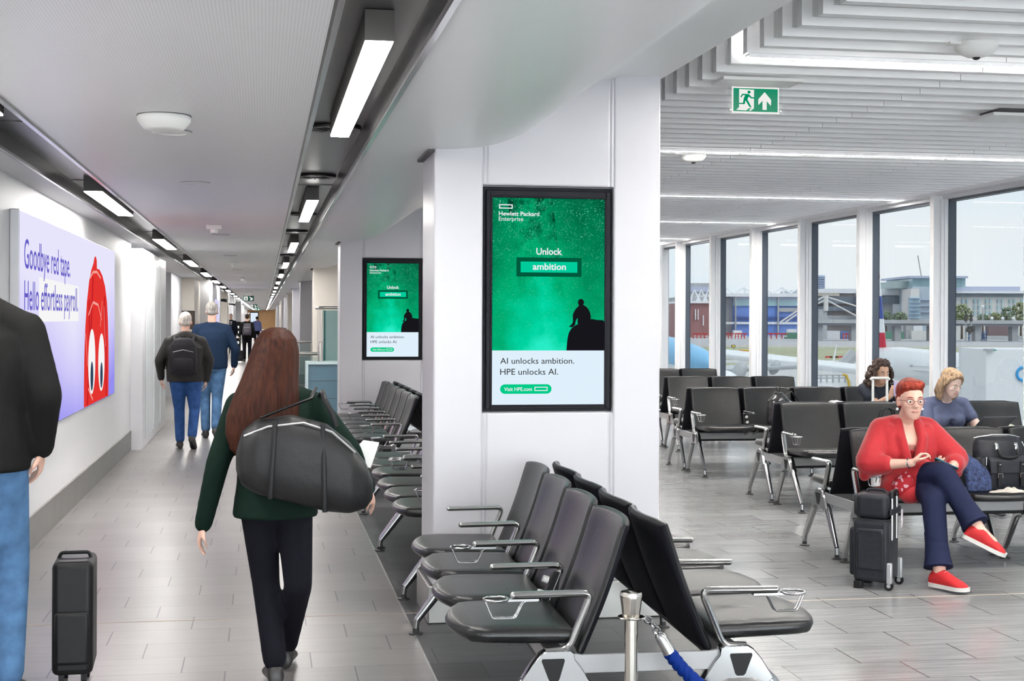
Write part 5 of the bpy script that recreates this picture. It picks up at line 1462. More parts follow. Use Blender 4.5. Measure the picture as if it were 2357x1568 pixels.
for k in range(10): b.ball((.11 * math.cos(k * .63), .09 * math.sin(k * .63), .22 + .03 * math.sin(k * 2.1)), (.04, .035, .05), 10, 7)
remeshed(b, 'bag_body', mat('shiny black nylon', (0.02, 0.02, 0.022), 0.22, bump=0.35, bscale=14), gb, .01, 2)
for s in (0, 1):
    b = MB(); b.tube([(.03 + .02 * s, -.05 - .03 * s, .33), (.08, -.08, .37), (.14 + .01 * s, -.08, .30), (.18 + .015 * s, -.06, .2), (.19 + .015 * s, -.05, .1)], .012, 8, flat=.6); b.build('strap', M_BLACK, gb)
b = MB(); b.tube([(-.03, 0, .35), (-.06, 0, .42), (-.01, 0, .43), (-.02, 0, .36)], .005, 6); b.build('drawstring', M_BLACK, gb)
wb = lumps('bag', 'grey and white patterned soft bag on the seat beside the curly haired person', 'bag', (6.02, 14.33, .66), [((0, 0, .0), (.11, .09, .13)), ((.06, 0, .02), (.07, .07, .10)), ((-.05, 0, .03), (.06, .07, .10)), ((.12, 0, -.03), (.05, .05, .06)), ((0, 0, -.06), (.12, .09, .07))],
           mat('marbled cloth', (0.55, 0.54, 0.56), 0.8, noise=0.75, nscale=16, bump=0.3, bscale=25), .01, 3)
lumps('jacket', 'pale olive jacket bunched on the seat right of the laptop', 'clothing', (6.52, 11.52, .60), [((-.15, 0, .05), (.07, .1, .06)), ((-.07, .02, .07), (.08, .1, .07)), ((.03, 0, .05), (.09, .12, .055)), ((.12, .02, .06), (.08, .1, .06)), ((.2, 0, .03), (.06, .09, .05)), ((-.02, -.05, .02), (.18, .1, .04))],
      mat('pale olive cloth', (0.40, 0.41, 0.33), 0.9, noise=0.15, nscale=12, bump=0.5, bscale=22), .012, 3)
cs = cabin_case('suitcase', 'pale case with raised white trolley handle in front of the curly haired person', (6.10, 13.36, 0), 0, .34, .22, .60, mat('pale lilac case', (0.55, 0.53, 0.58), 0.35), 0, .05)
for s in (-1, 1):
    b = MB(); b.tube([(s * .075, .06, .58), (s * .075, .06, 1.045)], .014, 10, flat=.7); b.build('handle_tube', M_WHITEP, cs)
b = MB(); b.tube(fillet([(-.10, .06, 1.045), (-.085, .06, 1.062), (.085, .06, 1.062), (.10, .06, 1.045)], .02), .016, 10, flat=.9); b.build('trolley_grip', M_WHITEP, cs)
# ================================================================ things along the corridor
def flat_exit(y, x, z, wd, lab):
    t = thing('exit_sign', lab, 'sign', (x, y, z), 0, 'exit signs along the corridor ceiling')
    h = wd * .5
    MB().box(-wd / 2, wd / 2, -.03, .03, -h / 2, h / 2).build('sign_box', mat('exit green paint', (0.0, 0.2, 0.12), 0.4), t, 0)
    MB().box(-wd * .43, -wd * .07, -.033, -.03, -h * .38, h * .38).build('doorway_mark', M_EXW, t, 0)
    b = MB(); b.prism([(-wd * .33, -h * .3), (-wd * .27, -h * .02), (-wd * .36, h * .08), (-wd * .33, h * .14), (-wd * .16, h * .14), (-wd * .20, -h * .02), (-wd * .14, -h * .3), (-wd * .20, -h * .3), (-wd * .24, -h * .1), (-wd * .27, -h * .3)], -.036, -.033, 'xz'); b.build('running_figure', mat('exit green paint', (0, 0, 0)), t, 0)
    b = MB(); b.prism([(wd * .08, h * .3), (wd * .16, h * .34), (wd * .30, -.0), (wd * .30, h * .16), (wd * .38, h * .16), (wd * .38, -h * .34), (wd * .12, -h * .34), (wd * .12, -h * .22), (wd * .24, -h * .2)], -.033, -.03, 'xz'); b.build('arrow', M_EXW, t, 0)
    for s in (-1, 1):
        b = MB(); b.tube([(s * wd * .3, 0, h / 2), (s * wd * .3, 0, ZC - z + .01)], .006, 6); b.build('hanger', M_GREYM, t)
flat_exit(50, -.52, 2.29, .36, 'green exit sign hanging over the corridor, nearest of the corridor exit signs')
flat_exit(82, -.57, 2.27, .40, 'green exit sign hanging over the corridor, second of three')
flat_exit(112, -.50, 2.26, .44, 'green exit sign hanging over the corridor, furthest of three')
es = thing('display_board', 'glowing white information screen on the wooden wall at the corridor end', 'screen', (-1.2, YE - .15, 1.45))
MB().box(-.55, .55, 0, .1, -.85, .85).build('bezel', M_BEZEL, es, 0); MB().box(-.46, .46, -.01, 0, -.74, .74).build('screen', emat('far screen', (0.72, 0.82, 0.95), 1.0), es, 0)
cn = thing('gate_number', 'white round gate number on the wooden wall at the corridor end', 'sign', (-1.82, YE - .10, 1.75))
b = MB(); b.tube([(.20 * math.cos(a), 0, .42 * math.sin(a)) for a in [2 * PI * i / 24 for i in range(24)]], .05, 6, closed=True); b.build('numeral', M_EXW, cn)
pc = thing('picture', 'black framed picture on the beige wall beyond the white doors', 'picture', (-1.74, 33.96, 1.6))
MB().box(-.14, .15, 0, .03, -.24, .19).build('frame', M_BLACK, pc, 0); MB().box(-.12, .13, -.004, 0, -.22, .17).build('print', mat('dark brown print', (0.06, 0.035, 0.02), 0.3, noise=0.5, nscale=6), pc, 0)
lp2 = tag(MB().box(-1.372, -1.36, 41, 44.8, 1.15, 2.15).build('lightbox_sign', emat('far lavender print', (0.70, 0.66, 0.95), 1.0), None, 0), 'far lavender poster on the left wall beyond the navy jacketed person', 'sign')
def wall_cam(x, y, z, lab):
    t = thing('security_camera', lab, 'camera', (x, y, z), 0, 'black security cameras on the left piers')
    b = MB(); b.tube([(-.12, 0, .02), (.0, 0, .02), (.10, -.03, 0)], [.03, .05, .055], 10); b.build('camera_body', M_BLACK, t)
    MB().box(-.16, -.11, -.04, .04, -.03, .06).build('bracket', M_BLACK, t, 0)
wall_cam(-1.28, 46.8, 2.17, 'black security camera high on the left pier, nearest of two'); wall_cam(-1.20, 56.6, 2.14, 'black security camera high on the left pier, further of two')
fe = thing('fire_extinguisher', 'small red extinguisher at the foot of the left wall far down the corridor', 'extinguisher', (-1.24, 60, 0))
b = MB(); b.lathe([(0, .0), (.08, .0), (.08, .75), (.04, .84), (0, .85)], 16); b.build('cylinder', mat('red enamel', (0.5, 0.01, 0.02), 0.3), fe); b = MB(); b.box(-.03, .05, -.02, .02, .84, .92); b.build('valve', M_BLACK, fe, 0)
ds = thing('directory_stand', 'tall black panels with white pictograms by the left wall, far down the corridor', 'sign', (-1.25, 70, 0))
MB().box(-.12, .16, -.03, .03, 0, 1.42).build('panel', M_BLACK, ds, 0)
for k in range(4): MB().box(-.06, .08, -.036, -.03, .35 + .25 * k, .47 + .25 * k).build('pictogram', M_EXW, ds, 0)
# railings with glass between the columns
def railing(x0, x1, y, zt, lab, post=True):
    t = thing('glass_railing', lab, 'railing', (x0, y, 0), 0, 'glass railings between the columns')
    b = MB(); b.tube([(0, 0, zt), (x1 - x0, 0, zt)], .028, 12); b.build('handrail', M_STEEL, t)
    MB().box(.03, x1 - x0, -.006, .006, .06, zt - .05).build('pane', M_BGLASS, t, 0)
    for k in range(2):
        b = MB(); b.tube([(.12 + k * .62, 0, 0), (.12 + k * .62, 0, zt - .02)], .016, 10); b.build('baluster', M_STEEL, t)
railing(.36, 2.18, 23.6, 1.05, 'nearest glass railing with steel handrail, left of the second column')
railing(.38, 2.18, 34.3, 1.06, 'second glass railing with steel handrail, beyond the first')
railing(.20, 2.18, 52, 1.06, 'third glass railing, far beyond two nearer railings'); railing(-.1, 2.18, 66, 1.06, 'furthest glass railing by the far blue jacketed person')
kb = thing('check_in_desk', 'blue grey desk panel with pale frame just left of the second column', 'desk', (.62, 20.2, 0))
MB().box(0, .9, 0, .5, .0, .985).build('carcass', mat('blue grey panel', (0.10, 0.19, 0.25), 0.35), kb, 0)
b = MB(); b.box(-.03, .93, -.03, .53, .985, 1.02); b.box(-.03, .0, -.03, .53, 0, .985); b.build('pale_frame', mat('pale aqua frame', (0.58, 0.72, 0.74), 0.4), kb, 0)
for k in range(3): MB().box(.0, .9, -.003, .0, .25 + .25 * k, .256 + .25 * k).build('groove', M_SHADOW, kb, 0)
bo = thing('water_flask', 'steel flask standing on the blue grey desk', 'bottle', (.80, 20.4, 1.02))
MB().lathe([(0, 0), (.035, 0), (.037, .02), (.037, .2), (.026, .24), (.024, .28), (0, .285)], 16).build('body', M_STEEL, bo)
ge = thing('glass_lobby', 'glass enclosure with curved steel top rail left of the second column', 'enclosure', (.86, 22.6, 0))
MB().box(.10, .9, 0, .02, .0, 1.76).build('pane', mat('teal tinted glass', (0.40, 0.62, 0.60), 0.1, spec=0.6), ge, 0)
MB().box(.07, .10, -.01, .03, .0, 1.76).build('door_edge', mat('dark teal', (0.0, 0.16, 0.15), 0.3), ge, 0)
b = MB(); b.tube(fillet([(-.02, .6, 1.80), (-.0, .05, 1.80), (.10, -.01, 1.80), (.9, -.01, 1.80)], .1), .026, 10); b.build('top_rail', M_STEEL, ge)
for k in range(3): MB().box(-.02 + .035 * k, -.01 + .035 * k, .1 - .03 * k, .12 - .03 * k, 0, 1.78).build('mullion', M_GREYW, ge, 0)
ts = thing('toilet_sign', 'black floor sign reading Female Toilet with a white arrow', 'sign', (.385, 30.5, 0))
MB().box(-.09, .085, -.01, .01, 1.10, 1.42).build('panel', M_BLACK, ts, 0)
b = MB(); b.tube([(0, .015, 0), (0, .015, 1.2)], .015, 8); b.lathe([(0, .01), (.14, .01), (.14, 0), (0, 0)], 18); b.build('pole', M_GREYM, ts)
for s_, zz, x0, x1 in (('Female', 1.315, -.055, .055), ('Toilet', 1.245, -.035, .04)):
    o = ftext(s_, M_EXW, ts, ('y', -.011), x0, x1, zz, .032)
b = MB(); b.prism([(-.06, 1.17), (.03, 1.17), (.03, 1.155), (.06, 1.178), (.03, 1.20), (.03, 1.186), (-.06, 1.186)], -.012, -.0105, 'xz'); b.build('arrow', M_EXW, ts, 0)
# ================================================================ the airfield outside
GZ = -4.0
def Wp(u, v, d):                              # a point seen at photo column u, row v, d metres out
    r = (u - 1178.5) / F_PX * d
    z = EYE - (v - (732.3 + ROLL * (u - 1178.5))) / F_PX * d
    cs, sn = math.cos(YAW), math.sin(YAW)
    return Vector((r * cs + d * sn, -r * sn + d * cs, z))
ROT = Matrix.Rotation(-YAW, 4, 'Z')
def slab(u0, v0, u1, v1, d, dep, name, m, parent=None, bevel=0, sm=0, ground=False):
    a, b = Wp(u0, v1, d), Wp(u1, v0, d)
    ai, bi = ROT.inverted() @ a, ROT.inverted() @ b
    z0 = GZ if ground else a.z
    o = MB().box(ai.x, bi.x, d, d + dep, z0, b.z, ROT).build(name, m, None, sm, bevel)
    if parent is not None:
        o.data.transform(Matrix.Translation(-parent.location)); o.parent = parent
    return o
def outthing(name, label, cat, u, d, group=None):
    p = Wp(u, 740, d)
    return thing(name, label, cat, (p.x, p.y, GZ), 0, group)
def tubeW(pts, r, name, m, parent=None, seg=6):
    b = MB(); b.tube([Wp(*p) for p in pts], r, seg); o = b.build(name, m)
    if parent is not None:
        o.data.transform(Matrix.Translation(-parent.location)); o.parent = parent
    return o
M_APRON = mat('apron concrete', (0.50, 0.50, 0.50), 0.8, noise=0.10, nscale=0.05)
M_GRASS = mat('dry airfield grass', (0.36, 0.37, 0.24), 0.95, noise=0.25, nscale=0.12)
M_TARMAC = mat('runway asphalt', (0.44, 0.44, 0.46), 0.9, noise=0.06, nscale=0.05)
struct('ground', MB().box(-900, 900, -500, 1500, GZ - .5, GZ), M_APRON, smooth=0)
def strip(d0, d1, m, h, name, r0=-200, r1=500):
    struct(name, MB().box(r0, r1, d0, d1, GZ, GZ + h, ROT), m, smooth=0)
strip(196, 285, M_GRASS, .05, 'ground_grass'); strip(285, 420, M_TARMAC, .04, 'ground_runway'); strip(165, 180, M_GRASS, .05, 'ground_grass.001', -10, 62)
M_YEL = mat('yellow paint', (0.62, 0.42, 0.06), 0.6)
struct('ground_line', MB().box(-100, 400, 300, 301.2, GZ, GZ + .06, ROT), M_YEL, smooth=0)
M_OWHITE = mat('aircraft white', (0.78, 0.80, 0.82), 0.25)
M_OGREY = mat('aircraft grey', (0.42, 0.44, 0.46), 0.3)
M_CLADB = mat('blue cladding', (0.16, 0.28, 0.68), 0.5, noise=0.12, nscale=.15)  # far building colours lightened to stand in for distance haze
M_CLADL = mat('lilac grey cladding', (0.46, 0.49, 0.64), 0.5)
M_GLAZ = mat('blue green glazing', (0.36, 0.54, 0.60), 0.15, noise=0.25, nscale=.3)
M_DGLAZ = mat('dark glazing', (0.16, 0.20, 0.24), 0.2, noise=0.3, nscale=.3)
M_ROOFW = mat('white roofing', (0.78, 0.79, 0.82), 0.5)
M_STONE = mat('pale rendered wall', (0.68, 0.66, 0.64), 0.8)
M_TAUPE = mat('taupe cladding', (0.42, 0.38, 0.36), 0.7, noise=0.1, nscale=.1)
M_CONC = mat('weathered concrete', (0.42, 0.43, 0.45), 0.8, noise=0.1, nscale=.3)
M_BRICKR = mat('dark red cladding', (0.32, 0.15, 0.15), 0.6)
# exhibition hall with blue wall
t = outthing('exhibition_hall', 'long blue clad hall with white roof trusses across the runway', 'building', 1760, 450)
slab(1688, 682, 1862, 778, 450, 60, 'wall', M_CLADB, t, ground=True); slab(1560, 684, 1688, 778, 452, 60, 'grey_wall', M_CONC, t, ground=True)
slab(1688, 682, 1862, 690, 449.5, 1, 'fascia', M_CLADL, t); slab(1688, 690, 1862, 704, 449.4, 1, 'window_band', M_GLAZ, t); slab(1690, 730, 1862, 735, 449.3, 1, 'dark_band', mat('dark blue cladding', (0.06, 0.10, 0.30), 0.5), t)
slab(1790, 709, 1862, 718, 449.3, 1, 'louvre_band', M_CONC, t); slab(1600, 742, 1862, 746, 449.2, 1, 'pale_band', M_ROOFW, t)
slab(1655, 676, 1862, 683, 448, 60, 'roof', M_ROOFW, t)
for x in (1692, 1790): slab(x, 684, x + 3, 778, 448.5, 1, 'downpipe', M_CONC, t, ground=True)
for k, a in enumerate((1668, 1712, 1756, 1800, 1840)):
    tubeW([(a - 22, 676, 455), (a, 661, 455), (a + 22, 676, 455)], .35, 'roof_truss', M_ROOFW, t); tubeW([(a, 661, 455), (a + 4, 676, 455)], .3, 'truss_strut', M_ROOFW, t)
t = outthing('red_hall', 'dark red building with white rooftop trusses behind the leftmost window', 'building', 1610, 430)
slab(1560, 697, 1640, 752, 430, 40, 'wall', M_BRICKR, t, ground=True); slab(1560, 693, 1640, 698, 429, 40, 'roof', M_ROOFW, t)
for a in (1598, 1614, 1630): tubeW([(a - 10, 693, 431), (a, 668, 431), (a + 12, 693, 431)], .4, 'roof_truss', M_ROOFW, t)
for a, b in ((1600, 712), (1606, 712), (1618, 726)): slab(a, b, a + 2, b + 24, 429, .5, 'pale_strip', M_ROOFW, t)
t = outthing('office_block', 'grey office block rising behind the red hall', 'building', 1610, 620); slab(1575, 652, 1640, 690, 620, 30, 'wall', M_CONC, t, ground=True); slab(1575, 660, 1640, 672, 619.5, .5, 'window_band', M_CLADL, t)
# tower block
t = outthing('tower_block', 'pale blue tower block alone on the skyline', 'building', 1885, 900)
slab(1866, 634, 1898, 700, 900, 25, 'wall', mat('blue tower glass', (0.36, 0.48, 0.62), 0.3), t, ground=True)
for k in range(9): slab(1866, 637 + 4 * k, 1900, 638.2 + 4 * k, 899, 27, 'floor_band', M_CLADL, t)
# brown hall with mast bridge
t = outthing('brown_hall', 'wide taupe hall with dark glazing and white roof, behind the cable bridge', 'building', 1940, 470)
slab(1864, 676, 2010, 780, 470, 50, 'wall', M_TAUPE, t, ground=True); slab(1864, 665, 2010, 675, 469, 52, 'roof', M_ROOFW, t); slab(1866, 674, 1932, 682, 468.6, 1, 'sand_panel', mat('sand cladding', (0.50, 0.46, 0.40), 0.7), t)
slab(1870, 684, 2010, 699, 468.5, 1, 'window_band', M_DGLAZ, t); slab(1880, 706, 2010, 716, 468.5, 1, 'lower_window_band', M_DGLAZ, t); slab(1866, 727, 2010, 745, 468.4, 1, 'shadow_band', M_CONC, t)
t = outthing('cable_bridge', 'pale mast footbridge with slanting cables in front of the taupe hall', 'bridge', 1901, 400)
slab(1885, 712, 1904, 736, 400, 4, 'pier', M_CONC, t, ground=True); tubeW([(1901, 716, 400), (1901, 680, 400)], .7, 'mast', M_STONE, t, 8)
for q in (([(1901, 681, 400), (1868, 698, 400)]), ([(1901, 690, 400), (1868, 706, 400)]), ([(1901, 683, 400), (2000, 714, 400)]), ([(1901, 690, 400), (2004, 745, 400)]), ([(1868, 694, 402), (1796, 742, 402)]), ([(1868, 700, 402), (1808, 742, 402)])):
    tubeW(q, .24, 'cable', M_STONE, t)
# glass hotel and neighbours
t = outthing('glass_offices', 'stepped glass office building with flat overhanging roof', 'building', 2120, 430)
slab(2100, 660, 2180, 780, 430, 40, 'wall', mat('grey blue panels', (0.42, 0.50, 0.58), 0.4), t, ground=True); slab(2100, 640, 2222, 661, 432, 30, 'glazed_top', M_GLAZ, t); slab(2094, 635.5, 2228, 640, 430, 34, 'roof', M_CLADL, t)
slab(2057, 648, 2101, 664, 436, 20, 'roof_garden', mat('greenish glazing', (0.35, 0.44, 0.44), 0.4), t); slab(2096, 665, 2116, 780, 428, 10, 'stair_tower', M_STONE, t, ground=True); slab(2093, 684, 2118, 735, 427, 1, 'balcony_glazing', M_GLAZ, t)
for k in range(6): slab(2093, 686 + 9 * k, 2119, 687.5 + 9 * k, 426, 2, 'balcony_slab', M_CLADL, t)
for k in range(3): slab(2116, 690 + 14 * k, 2180, 691 + 14 * k, 429, 1, 'joint_band', M_CLADL, t)
t = outthing('white_terminal', 'low building with long white roof and dark glazing behind the aircraft tail', 'building', 2050, 445)
slab(2015, 680, 2096, 780, 446, 40, 'wall', M_CONC, t, ground=True); slab(2012, 665, 2096, 680, 445, 42, 'roof', M_ROOFW, t); slab(2030, 682, 2096, 699, 444.5, 1, 'window_band', M_DGLAZ, t); slab(2056, 700, 2090, 722, 444, 1, 'pale_panel', M_GREYW, t)
tubeW([(2122, 781, 600), (2121, 640, 600), (2112, 588, 600)], .28, 'crane', M_CONC, None); tag(bpy.data.objects['crane'], 'thin tower crane jib rising above the glass offices', 'crane')
t = outthing('hotel', 'long white hotel with rows of paired windows across the runway', 'building', 2280, 440)
slab(2180, 682, 2420, 780, 440, 30, 'wall', M_STONE, t, ground=True); slab(2180, 671, 2420, 675, 438, 34, 'eaves', M_ROOFW, t); slab(2180, 675, 2420, 683, 439.5, 30, 'top_windows', M_DGLAZ, t); slab(2190, 660, 2348, 671, 442, 20, 'plant_screen', M_CLADL, t)
for k in range(12):
    a = 2197 + k * 13.6 + (4 if k % 2 else 0)
    for b in (689, 703, 717): slab(a, b, a + 4, b + 9, 439.4, .6, 'hotel_window', M_GLAZ, t)
# trees
def tree(u, v, wd, hg, d, lab, seed, mt):
    p = Wp(u, v, d); s = d / F_PX; rr = random.Random(seed)
    t = thing('tree', lab, 'tree', (p.x, p.y, GZ), 0, 'trees along the viaduct')
    top = p.z - GZ; b = MB(); W2, H = wd * s / 2, hg * s
    for k in range(190):
        a = rr.uniform(0, 2 * PI); q = rr.uniform(-1, 1); rad = math.sqrt(1 - q * q) * rr.uniform(.4, 1.0)
        b.ball((W2 * rad * math.cos(a), W2 * rad * math.sin(a), top - H / 2 + H / 2 * q * .92), [W2 * rr.uniform(.07, .15)] * 3, 6, 4)
    b.build('crown', mt, t, 80); b = MB(); b.cone((0, 0, 0), .35, (0, 0, top - H * .5), .2); b.build('trunk', mat('bark', (0.1, 0.08, 0.06), 0.9), t)
M_LEAF = mat('autumn leaves', (0.25, 0.28, 0.15), 0.9, noise=0.4, nscale=.5); M_LEAF2 = mat('green leaves', (0.20, 0.26, 0.17), 0.9, noise=0.4, nscale=.5)
for k, a in enumerate(((2214, 701, 46, 40, 'broad tree in front of the white hotel, left end', M_LEAF), (2262, 722, 30, 24, 'low tree in front of the white hotel, second from its left end', M_LEAF2), (2290, 720, 34, 26, 'low tree in front of the white hotel, middle', M_LEAF), (2318, 706, 34, 36, 'taller tree in front of the white hotel, right of its middle', M_LEAF2), (2350, 695, 44, 46, 'tall tree at the right edge before the white hotel', M_LEAF),
                       (2040, 716, 30, 26, 'tree just right of the striped aircraft tail', M_LEAF2), (2072, 718, 36, 28, 'tree left of the glass offices', M_LEAF2))):
    tree(*a[:4], 412, a[4], k, a[5])
# viaduct
t = outthing('viaduct', 'long grey concrete viaduct crossing in front of the trees', 'bridge', 2200, 370)
slab(1850, 738, 2460, 744, 370, 8, 'parapet', M_CONC, t); slab(1850, 744, 2460, 749, 370.5, 7, 'deck', mat('dark concrete', (0.26, 0.27, 0.30), 0.8), t)
for a in (1880, 1960, 2060, 2140, 2245, 2330): slab(a, 748, a + 14, 780, 372, 3, 'pier', M_CONC, t, ground=True)
# containers, cabins
def crate(name, lab, cat, u0, v0, u1, v1, d, m, grp=None):
    t = outthing(name, lab, cat, (u0 + u1) / 2, d, grp)
    slab(u0, v0, u1, v1, d, 3, 'body', m, t, ground=True); return t
CR = {'white': M_ROOFW, 'blue': mat('container blue', (0.10, 0.25, 0.55), 0.5), 'red': mat('barrier red', (0.52, 0.05, 0.05), 0.5), 'green': mat('container green', (0.10, 0.26, 0.18), 0.5), 'brown': mat('brick brown', (0.20, 0.14, 0.15), 0.7), 'grey': M_CONC, 'pale': mat('cabin cream', (0.62, 0.62, 0.60), 0.6)}
for n_, lab, c_, u0, v0, u1, v1 in (('container', 'white container in the far row, by the red barriers', 'white', 1690, 761, 1708, 770), ('container', 'white container in the far row, in the third window', 'white', 1815, 758, 1834, 766), ('container', 'green container in the far row', 'green', 1810, 766, 1836, 777), ('container', 'white container left end of the fourth window', 'white', 1866, 757, 1893, 768),
                                ('container', 'long white container in the fourth window', 'white', 1901, 762, 1934, 775), ('container', 'blue container in the far row', 'blue', 1936, 763, 1968, 775), ('container', 'dark green shed right of the aircraft tail', 'green', 2030, 764, 2080, 779), ('cabin', 'cream cabin with a small window below the white tank', 'pale', 2098, 762, 2140, 781), ('storage_tank', 'white tank behind the cream cabin', 'white', 2102, 740, 2124, 763),
                                ('storage_tank', 'grey tank left of the white tank', 'grey', 2085, 742, 2101, 766), ('cabin', 'cream cabin at the left of the right window', 'pale', 2188, 762, 2210, 784), ('brick_block', 'brown brick block under the viaduct', 'brown', 2276, 748, 2324, 772), ('kerb_blocks', 'long low grey kerb in front of the brick block', 'grey', 2272, 774, 2420, 783)):
    crate(n_, lab, n_.replace('_', ' '), u0, v0, u1, v1, (399 if 'kerb' in n_ else 405) if v1 > 770 else 412, CR[c_])
for i, (a, b) in enumerate(((1595, 1630), (1662, 1690), (1692, 1720), (1762, 1812), (1868, 1900), (1940, 1966))):
    t = outthing('barrier', ('red white barrier in the far row, %s' % ('leftmost window', 'second window, left', 'second window, right', 'third window', 'fourth window, left', 'fourth window, by the blue container')[i]), 'barrier', (a + b) / 2, 402, 'red barriers across the runway')
    slab(a, 767, b, 770, 402, .4, 'top_rail', CR['red'], t); slab(a, 773, b, 775, 402, .4, 'lower_rail', CR['white'], t)
    for k in range(4): slab(a + (b - a) * k / 4, 767, a + (b - a) * k / 4 + 2, 780, 401.5, .4, 'post', CR['red'], t, ground=True)
t = outthing('blue_fence', 'blue lattice fence frames in the right window', 'fence', 2250, 380)
for k in range(9): slab(2230 + 5 * k, 765 - (k % 3) * 2, 2231.6 + 5 * k, 786, 380, .4, 'post', CR['blue'], t, ground=True)
for v in (769, 777): slab(2228, v, 2273, v + 1.2, 380, .3, 'rail', CR['blue'], t)
t = outthing('floodlight_mast', 'mast with clusters of white round floodlights in the right window', 'lamp', 2228, 364)
for a in (2223, 2235): tubeW([(a, 786, 364), (a, 728, 364)], .25, 'mast', M_CONC, t)
for a, b in ((2223, 728), (2235, 728), (2223, 736), (2235, 736), (2230, 755), (2236, 755), (2227, 760), (2239, 760), (2232, 764)):
    p = Wp(a, b, 363); b2 = MB(); b2.ball(p - t.location, .5, 8, 6); b2.build('floodlight', M_EXW, t)
for k, a in enumerate((2262, 2283, 2308, 2333)):
    t = outthing('street_lamp', 'white globe street lamp on the viaduct, %s' % ('tall one left', 'second', 'third', 'rightmost')[k], 'lamp', a, 372)
    tubeW([(a, 738, 374), (a, 706 if k == 0 else 735, 374)], .2, 'pole', M_CONC, t); p = Wp(a, 706 if k == 0 else 733, 372); b2 = MB(); b2.ball(p - t.location, .45, 8, 6); b2.build('globe', M_ROOFW, t)
# runway sign boards
t = outthing('runway_sign', 'red and black runway holding sign reading 09 and 09-27', 'sign', 1926, 205)
RS = mat('sign red', (0.55, 0.04, 0.03), 0.5); RK = mat('sign black', (0.02, 0.02, 0.02), 0.5); RY = mat('sign yellow', (0.70, 0.55, 0.08), 0.5); RW = mat('sign white', (0.8, 0.8, 0.8), 0.5)
for a, b, m in ((1901, 1911.6, RS), (1911.6, 1916.5, RK), (1922.5, 1929, RK), (1929, 1952.5, RS)):
    slab(a, 820, b, 831.5, 205, .4, 'board', m, t); slab((a + b) / 2 - .4, 831, (a + b) / 2 + .4, 834, 205.2, .2, 'post', M_CONC, t, ground=True)
def outtext(s, u0, u1, vb, vt, d, m, parent):
    o = text(s, 1.0, m, parent, Matrix.Identity(4), 'lettering', .02)
    xs = [v.co.x for v in o.data.vertices]; x0, x1 = min(xs), max(xs)
    for v in o.data.vertices:
        f = (v.co.x - x0) / (x1 - x0); p = Wp(u0 + (u1 - u0) * f, vb + (vt - vb) * v.co.y / .69, d) - parent.location
        v.co = p
    o.data.update()
outtext('09', 1903, 1910, 828.5, 823, 204.5, RW, t); outtext('B', 1924, 1928, 828.5, 823, 204.5, RY, t); outtext('A', 1912.6, 1915.8, 828.5, 823, 204.5, RY, t); outtext('09-27', 1931, 1951, 828.5, 823, 204.5, RW, t)
t = outthing('taxiway_sign', 'small black and yellow sign on the grass in the second window', 'sign', 1688, 230); slab(1684, 794, 1693, 800, 230, .4, 'board', RK, t); slab(1685, 795, 1692, 799, 229.7, .3, 'face', RY, t); slab(1688, 800, 1689, 803, 230, .2, 'post', M_CONC, t, ground=True)
crate('grit_bin', 'orange box on the grass in the second window', 'box', 1709, 806, 1724, 814, 215, mat('orange', (0.70, 0.35, 0.03), 0.5))
# aircraft
def tri_wing(pts, th, name, m, parent):          # planform corner points (u, v, d) with thickness
    vs = [Wp(*p) for p in pts]; n = len(vs); up = Vector((0, 0, th))
    b = MB(); b.add([p - up * .5 for p in vs] + [p + up * .5 for p in vs], [tuple(range(n))[::-1], tuple(range(n, 2 * n))] + [(i, (i + 1) % n, n + (i + 1) % n, n + i) for i in range(n)])
    o = b.build(name, m, None, 0, th * .3, 2); o.data.transform(Matrix.Translation(-parent.location)); o.parent = parent
    return o
t = outthing('airliner', 'white airliner with a red white and blue striped tail fin behind the window post', 'aircraft', 2060, 80)
p0, p1, p2 = Wp(1990, 822, 84), Wp(2075, 838, 80), Wp(2330, 872, 70)
b = MB(); b.tube([p0 - (p1 - p0) * .2, p0, p0.lerp(p1, .5), p1, p1.lerp(p2, .5), p2], [.25, .5, .75, .95, 1.0, 1.0], 24); o = b.build('fuselage', M_OWHITE); o.data.transform(Matrix.Translation(-t.location)); o.parent = t
def fin(bands):
    for (v0, v1, m, nm) in bands:
        def edge(v): return 2019 + (v - 596) * (2040 - 2019) / (814 - 596)
        vs = [Wp(1975, v1, 83.0), Wp(edge(v1), v1, 82.2), Wp(edge(v0), v0, 82.2), Wp(1985, v0, 83.0)]
        b = MB(); off = Vector((.10, .10, 0)); b.add(vs + [q + off for q in vs], [(0, 1, 2, 3), (7, 6, 5, 4), (0, 4, 5, 1), (1, 5, 6, 2), (2, 6, 7, 3), (3, 7, 4, 0)])
        o = b.build(nm, m, None, 0); o.data.transform(Matrix.Translation(-t.location)); o.parent = t
M_FR = mat('tail red', (0.55, 0.03, 0.06), 0.35); M_FB = mat('tail blue', (0.06, 0.09, 0.33), 0.35); M_FP = mat('tail pink red', (0.62, 0.22, 0.25), 0.35)
fin(((598, 640, M_FP, 'tail_fin_tip'), (640, 682, M_OWHITE, 'tail_fin_white'), (682, 734, M_FB, 'tail_fin_blue'), (734, 766, M_OWHITE, 'tail_fin_lower_white'), (766, 814, M_FR, 'tail_fin_red')))
tri_wing([(2090, 846, 78), (2148, 852, 74), (2320, 818, 64), (2400, 812, 64), (2200, 852, 70)], .25, 'wing', M_OWHITE, t)
tri_wing([(2050, 820, 81), (2075, 815, 80), (2100, 842, 77), (2082, 846, 78)], .12, 'tailplane', M_OGREY, t)
t = outthing('airliner', 'white airliner wing with engine pods seen through the second to fourth windows', 'aircraft', 1800, 55)
tri_wing([(1640, 806, 62), (1740, 817, 58), (1990, 846, 50), (1990, 858, 49), (1740, 829, 55), (1640, 817, 60)], .22, 'wing', M_OWHITE, t)
